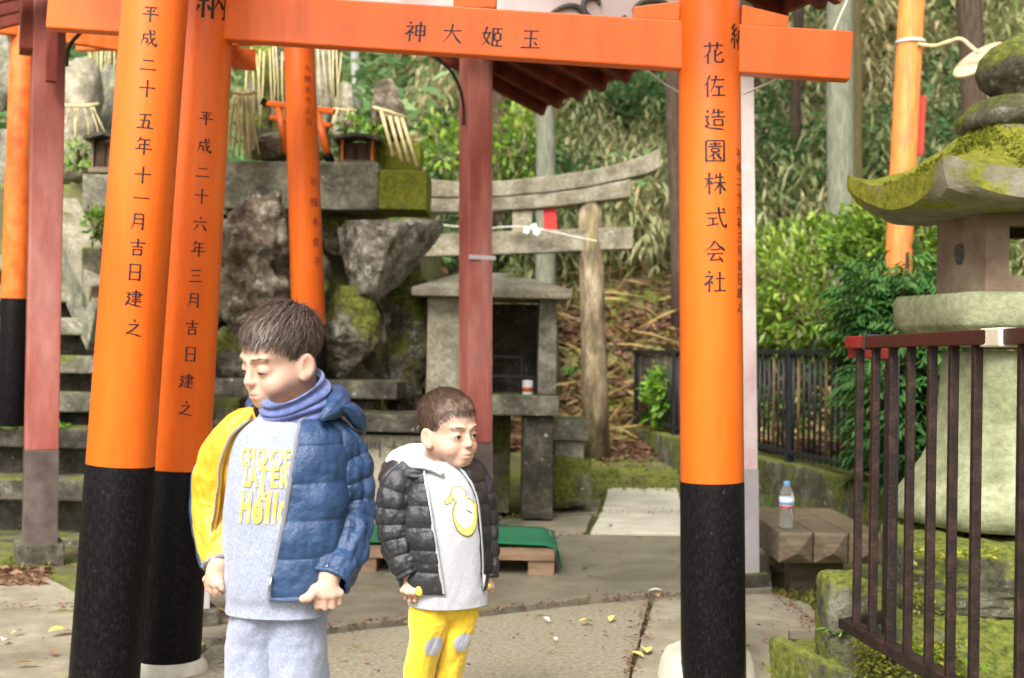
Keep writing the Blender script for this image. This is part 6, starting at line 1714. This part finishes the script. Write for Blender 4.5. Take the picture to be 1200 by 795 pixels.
slR = Loft([q1(306, 500, .02), q1(286, 510, .02), q1(266, 540, .03), q1(256, 592, .04), q1(256, 635, .01), q1(259, 662, -.02)], [.026, .040, .045, .043, .037, .026], [.030, .044, .050, .046, .038, .027], F1 * -1, 90)
slR.disp = folds(.0055, 16, 21)
sy = slR.obj('sleeve', yell, jb, nt=150, na=84, thick=.005)
# blue seam edge and cuffs
slR.strip('blue_edge', blue, sy, [(t, -2.75 - .1 * math.sin(t * 5)) for t in np.linspace(.45, .99, 40)], .016, .0015)
MB().tube([V(p) for p in slR.surf(np.full(25, .985), np.linspace(0, 2 * np.pi, 25))], .005, 7, cap=False).build('cuff', greyt, sy, smooth=True)
MB().tube([V(p) for p in slL.surf(np.full(25, .985), np.linspace(0, 2 * np.pi, 25))], .005, 7, cap=False).build('cuff', blue, sv, smooth=True)
# collar roll and hood behind the neck
cl = Loft([q1(374, 492, -.065), q1(392, 478, -.02), q1(392, 468, .05), q1(350, 462, .11), q1(305, 470, .08), q1(290, 482, .03)], [.001, .018, .025, .027, .018, .001], [.001, .018, .025, .027, .018, .001], V((0, 0, 1)), 60)
cl.disp = quilt(.05, .005, .004, 20, 3); cl.obj('collar', blue, jb, nt=80, na=30, thick=0)
hd = Loft([q1(392, 476, -.03), q1(408, 480, .0), q1(420, 493, .03), q1(427, 510, .05)], [.001, .016, .018, .001], [.001, .014, .015, .001], V((0, 1, 0)), 50)
hd.disp = folds(.003, 20, 8); hd.obj('hood', blue, jb, nt=60, na=30, thick=0)

jog = fabric('grey_jersey', [(.22, .245, .34), (.29, .315, .42), (.36, .385, .49)], 200, .9, .2, 600)
for k, (hp, an, top) in enumerate(((hipL, ft1['L'], (344, 712)), (hipR, ft1['R'], (309, 712)))):
    kn = V(((hp.x + an.x) / 2, hp.y - .012, .31))
    lg = Loft([q1(top[0], top[1] - 22, .0), q1(top[0], top[1], .0), V((hp.x - (.004 if k == 0 else -.004), hp.y - .005, .47)), kn, V((an.x, an.y, .16)), V((an.x, an.y, .075))], [.050, .054, .054, .048, .043, .036], [.060, .066, .064, .053, .046, .038], S1, 80, perp=False)
    lg.disp = folds(.004, 18, 31 + k)
    if k == 0: tr = lg.obj('trousers', jog, boy1, nt=110, na=60); par = tr
    else: lg.obj('trouser_leg', jog, par, nt=110, na=60)
mesh_obj('trouser_seat', SPV * np.array([.080, .064, .075]) + np.array(tuple(q1(327, 722, .008))), SPF.copy(), jog, tr, smooth=True)
dk_sh = fabric('dark_shoe', [(.03, .035, .05)], 30, .6); solm = M('white_sole', [(.6, .6, .58)], 10, .7, .1)
for nm in 'LR': shoe(boy1, ft1[nm], F1, .19, .066, dk_sh, solm)

# ================= younger boy: black padded jacket, yellow leggings
Y2 = 3.35
def q2(x, y, d=0.0): return at(x, y, Y2 + d)
yaw2 = 30
S2 = Matrix.Rotation(math.radians(yaw2), 3, 'Z') @ V((1, 0, 0)); F2 = Matrix.Rotation(math.radians(yaw2), 3, 'Z') @ V((0, -1, 0))
H2 = Head(q2(524, 502, -.01), rotm(44, 5, -3), .95)
c2 = q2(520, 600)
F = SDF((c2.x - .24, Y2 - .24, -.005), (c2.x + .24, Y2 + .24, .97), .0026)
nb = H2.w((0, .032, -.13))
F.cap(nb, q2(518, 560, .01), .040, .055, .03)
F.ell(q2(520, 590, .0), (.085, .06, .09), .03); F.ell(q2(522, 660, .0), (.08, .065, .09), .03); F.ell(q2(522, 700, .0), (.068, .054, .06), .03)
aR = [q2(476, 565, -.045), q2(465, 615, -.05), q2(480, 670, -.07)]; aL2 = [q2(553, 566, .058), q2(566, 620, .06), q2(569, 672, .03)]
for P in (aR, aL2):
    F.cap(q2(518, 565, 0), P[0], .030, .018, .01); F.cap(P[0], P[1], .018, .017, .008); F.cap(P[1], P[2], .017, .016, .008)
ft2 = {}
LEG2 = {}
for nm, pts in (('R', [(505, 712, -.02), (500, 750, -.035), (489, 797, -.01)]), ('L', [(537, 712, .02), (532, 750, .0), (523, 797, .03)])):
    P = [q2(*p) for p in pts]; an = V((P[2].x - .01, P[2].y + .03, .07)); ft2[nm] = an
    LEG2[nm] = P + [an]
    F.cap(P[0], P[1], .040, .032, .015); F.cap(P[1], P[2], .031, .028, .012); F.cap(P[2], an, .031, .022, .012); F.cap(V((an.x, an.y, .035)), V((an.x + .04, an.y - .07, .028)), .022, .016, .012)
Z = -.075
hand(F, q2(481, 672, Z), q2(481, 685, Z), [q2(472, 692, Z - .012), q2(478, 694.5, Z - .020), q2(485, 695, Z - .022), q2(491, 692, Z - .018)][::-1],
     [q2(475, 701, Z + .004), q2(480, 704, Z - .006), q2(486, 704, Z - .010), q2(492, 701, Z - .008)][::-1], [q2(480, 703, Z + .022), q2(484, 705, Z + .014), q2(489, 704, Z + .010), q2(494, 700, Z + .010)][::-1],
     [q2(489, 683, Z - .012), q2(493.5, 690, Z - .016), q2(494, 696, Z - .016)], .95)
Z = .03
hand(F, q2(570, 674, Z), q2(571, 682, Z), [q2(566, 687, Z - .012), q2(570, 689, Z - .016), q2(574, 689, Z - .010), q2(577, 687, Z + .0)],
     [q2(567, 693, Z + .004), q2(570, 695, Z + .0), q2(574, 695, Z + .004), q2(577, 692, Z + .010)], [q2(563, 691, Z + .018), q2(566, 693.5, Z + .018), q2(570, 694, Z + .02), q2(574, 691.5, Z + .022)],
     [q2(564, 682, Z - .010), q2(561.5, 688, Z - .012), q2(563, 692, Z - .010)], .82)
H2.build(F, .75, 0)
boy2 = F.obj('person', SKIN, None, origin=V((c2.x, Y2, 0)))
tag(boy2, 'younger boy in a black padded jacket, duck sweatshirt and yellow leggings', 'person')
H2.colour(boy2); H2.eyes(boy2, 12, 6)
hm2 = hair_mat('light_brown_hair', [(.075, .042, .026), (.13, .08, .055), (.18, .12, .085)])
H2.hair(boy2, hm2, M('light_hair_strand', [(.06, .032, .018), (.13, .08, .052), (.24, .17, .12)], rnd=True, rough=.38, bump=0, spec=.5), 17000, fringe=.060, spiky=.35, length=.022)

pale = fabric('pale_grey_knit', [(.36, .37, .40), (.43, .44, .47), (.50, .50, .53)], 200, .9, .2, 700)
sw2 = Loft([q2(519, 540, .0), q2(519, 548, .0), q2(519, 560, .0), q2(520, 585, .0), q2(522, 640, .0), q2(523, 685, .0), q2(524, 707, .0)], [.050, .066, .090, .104, .106, .104, .100], [.048, .060, .074, .088, .092, .094, .092], S2, 80, perp=False, ex=2.2)
sw2.disp = folds(.003, 10, 13)
sh2 = sw2.obj('sweatshirt', pale, boy2, nt=110, na=100)
def at_t(L, y, th=0.0):
    tt = np.linspace(0, 1, 200); ys = np.array([px(V(tuple(L.surf(np.array(t), np.array(th)))))[1] for t in tt]); return float(np.interp(y, ys, tt))
td = at_t(sw2, 592); su = -1
outl = M('duck_outline', [(.16, .13, .03)], 5, .8, 0); duckm = M('duck_yellow', [(.80, .62, .10), (.84, .72, .25)], 60, .7, 0); duckw = M('duck_white', [(.78, .78, .74)], 30, .8, 0)
sh_big = lambda e: [circ(.004, -.014, .031 + e, .025 + e), circ(-.012, .024, .017 + e, .019 + e), [(.022 - e, -.004 - e), (.042 + e, .006 + e), (.036 + e, -.020 - e), (.018, -.026 - e)], [(-.022, .006), (.006, .006), (.014, .016), (-.020, .020)]]
beak = lambda e: [[(-.026, .020 + e), (-.030, .006 - e), (-.043 - e, .002 - e), (-.047 - e, .008), (-.038, .014 + e)]]
patch('duck_outline', sw2, outl, sh2, td, .10, sh_big(.0022) + beak(.002), .0030, su)
patch('duck_body', sw2, duckm, sh2, td, .10, sh_big(0) + beak(0), .0035, su)
patch('duck_body', sw2, duckw, sh2, td, .10, [circ(.001, -.010, .024, .019), circ(-.011, .025, .0135, .015), [(-.018, .008), (.004, .006), (.010, .014), (-.016, .018)]], .0040, su)
patch('duck_wing', sw2, outl, sh2, td, .10, [circ(.010, -.010, .010, .0012, a=-.3), circ(-.017, .028, .0016, .0022)], .0045, su)

blk = fabric('black_quilted_nylon', [(.012, .013, .016), (.020, .021, .025), (.032, .033, .038)], 12, .38, .34, 55, sheen=0, spec=.55)
zipm = M('silver_zip', [(.45, .45, .46), (.60, .60, .60)], 200, .35, .2, 400, metallic=.4)
j2 = Loft([q2(518, 541, .015), q2(518, 550, .01), q2(518, 568, .005), q2(518, 600, .0), q2(519, 645, .0), q2(520, 688, .0)], [.070, .094, .108, .116, .116, .110], [.062, .080, .094, .101, .104, .100], S2, 80, perp=False, ex=2.2)
j2.disp = quilt(.056, .0052, .0060, 20, 15, .1)
eR = lambda t: -np.interp(t, [0, .2, .45, 1], [1.05, .92, .74, .40]); eL = lambda t: np.interp(t, [0, .25, .5, 1], [.05, .22, .46, .62])
jb2 = j2.obj('jacket', blk, boy2, nt=140, a0=eL, a1=lambda t: eR(t) + 2 * math.pi, na=140, thick=.010)
tt = np.linspace(0, .99, 60)
jq = j2.disp; j2.disp = lambda t, th, L: 0 * th; j2.strip('zip', zipm, jb2, [(t, eR(t) + .01) for t in tt], .008, .005); j2.strip('zip', zipm, jb2, [(t, eL(t) - .01) for t in tt], .008, .005); j2.disp = jq
z0_ = j2.surf(np.array(.90), np.array(eL(.9) - .02), .008)
MB().tube([V(z0_), V(z0_) + V((-.002, -.004, -.03))], [.004, .003], 6).build('zip_pull', zipm, jb2, smooth=True)
s2R = Loft([q2(492, 550, -.03), q2(475, 560, -.045), q2(465, 582, -.05), q2(464, 618, -.05), q2(470, 648, -.06), q2(481, 673, -.07)], [.026, .038, .043, .042, .040, .034], [.032, .042, .046, .044, .041, .036], F2 * -1, 90)
s2R.disp = quilt(.042, .0052, .0068, 26, 19); sv = s2R.obj('sleeve', blk, jb2, nt=160, na=80, thick=.005)
MB().tube([V(p) for p in s2R.surf(np.full(25, .985), np.linspace(0, 2 * np.pi, 25))], .006, 7, cap=False).build('cuff', blk, sv, smooth=True)
s2L = Loft([q2(545, 550, .05), q2(555, 559, .06), q2(562, 582, .06), q2(566, 620, .06), q2(568, 655, .04), q2(569, 676, .03)], [.024, .033, .036, .034, .032, .028], [.030, .038, .040, .037, .034, .029], F2 * -1, 90)
s2L.disp = quilt(.042, .0052, .0055, 26, 29); sv = s2L.obj('sleeve', blk, jb2, nt=150, na=80, thick=.005)
MB().tube([V(p) for p in s2L.surf(np.full(25, .985), np.linspace(0, 2 * np.pi, 25))], .006, 7, cap=False).build('cuff', blk, sv, smooth=True)
fleece = fabric('white_fleece', [(.66, .66, .66), (.76, .76, .76)], 160, .95, .6, 260)
h2 = Loft([q2(519, 556, -.085), q2(502, 545, -.075), q2(478, 541, -.045), q2(464, 543, .02), q2(478, 535, .085), q2(512, 531, .105), q2(542, 534, .075), q2(546, 541, .02), q2(538, 548, -.03)], [.006, .015, .026, .030, .030, .026, .020, .014, .008], [.006, .014, .022, .026, .028, .026, .020, .014, .008], V((0, 0, 1)), 90)
h2.disp = folds(.003, 20, 5); h2.obj('hood_lining', fleece, jb2, nt=110, na=36, thick=0)
h3 = Loft([q2(497, 557, -.075), q2(472, 553, -.05), q2(457, 556, .02), q2(472, 550, .10), q2(512, 546, .13), q2(550, 548, .09)], [.012, .026, .032, .034, .030, .014], [.010, .020, .026, .028, .026, .014], V((0, 0, 1)), 70)
h3.disp = quilt(.06, .006, .004, 20, 6); h3.obj('hood', blk, jb2, nt=90, na=36, thick=0)

legm = fabric('yellow_jersey', [(.72, .46, .02), (.80, .53, .03), (.84, .58, .06)], 60, .85, .15, 500)
patm = fabric('grey_knee_patch', [(.34, .35, .40), (.46, .47, .52)], 220, .9, .3, 500)
for k, nm in enumerate('RL'):
    P = LEG2[nm]; tp = P[0] + V((.0, 0, .05)) + (S2 * (.012 if nm == 'R' else -.012))
    lg = Loft([tp, P[0], P[0].lerp(P[1], .5), P[1], P[1].lerp(P[2], .5), P[2], P[3] + V((0, 0, .05)), P[3]], [.052, .052, .047, .040, .037, .036, .030, .028], [.062, .062, .054, .044, .041, .040, .033, .030], S2, 90, perp=False)
    lg.disp = folds(.0036, 24, 41 + k)
    ob = lg.obj('leggings', legm, boy2, nt=120, na=60)
    patch('knee_patch', lg, patm, ob, at_t(lg, 756 if nm == 'R' else 752), .0, [circ(0, 0, .022, .028)], .0062, -1)
mesh_obj('leggings_seat', SPV * np.array([.082, .072, .075]) + np.array(tuple(q2(522, 700, .0))), SPF.copy(), legm, boy2, smooth=True)
sh_m = fabric('grey_shoe', [(.12, .12, .14)], 30, .7)
for nm in 'LR': shoe(boy2, ft2[nm], F2, .15, .056, sh_m, solm)
# little yellow sweets in the hands
swm = M('yellow_sweet', [(.80, .62, .05), (.86, .72, .12)], 20, .35, .05)
o = mesh_obj('sweet', rock_verts(q2(491.5, 693, -.10), (.011, .009, .013), 3, facets=0, rough=.03), SPF.copy(), swm, None, smooth=True); tag(o, 'small yellow sweet pinched in the younger boy hand in front of the grey hem', 'sweet')
o = mesh_obj('sweet', rock_verts(q2(570, 687, .005), (.012, .009, .010), 4, facets=0, rough=.03), SPF.copy(), swm, None, smooth=True); tag(o, 'small yellow sweet held below the open zip end of the black jacket', 'sweet')
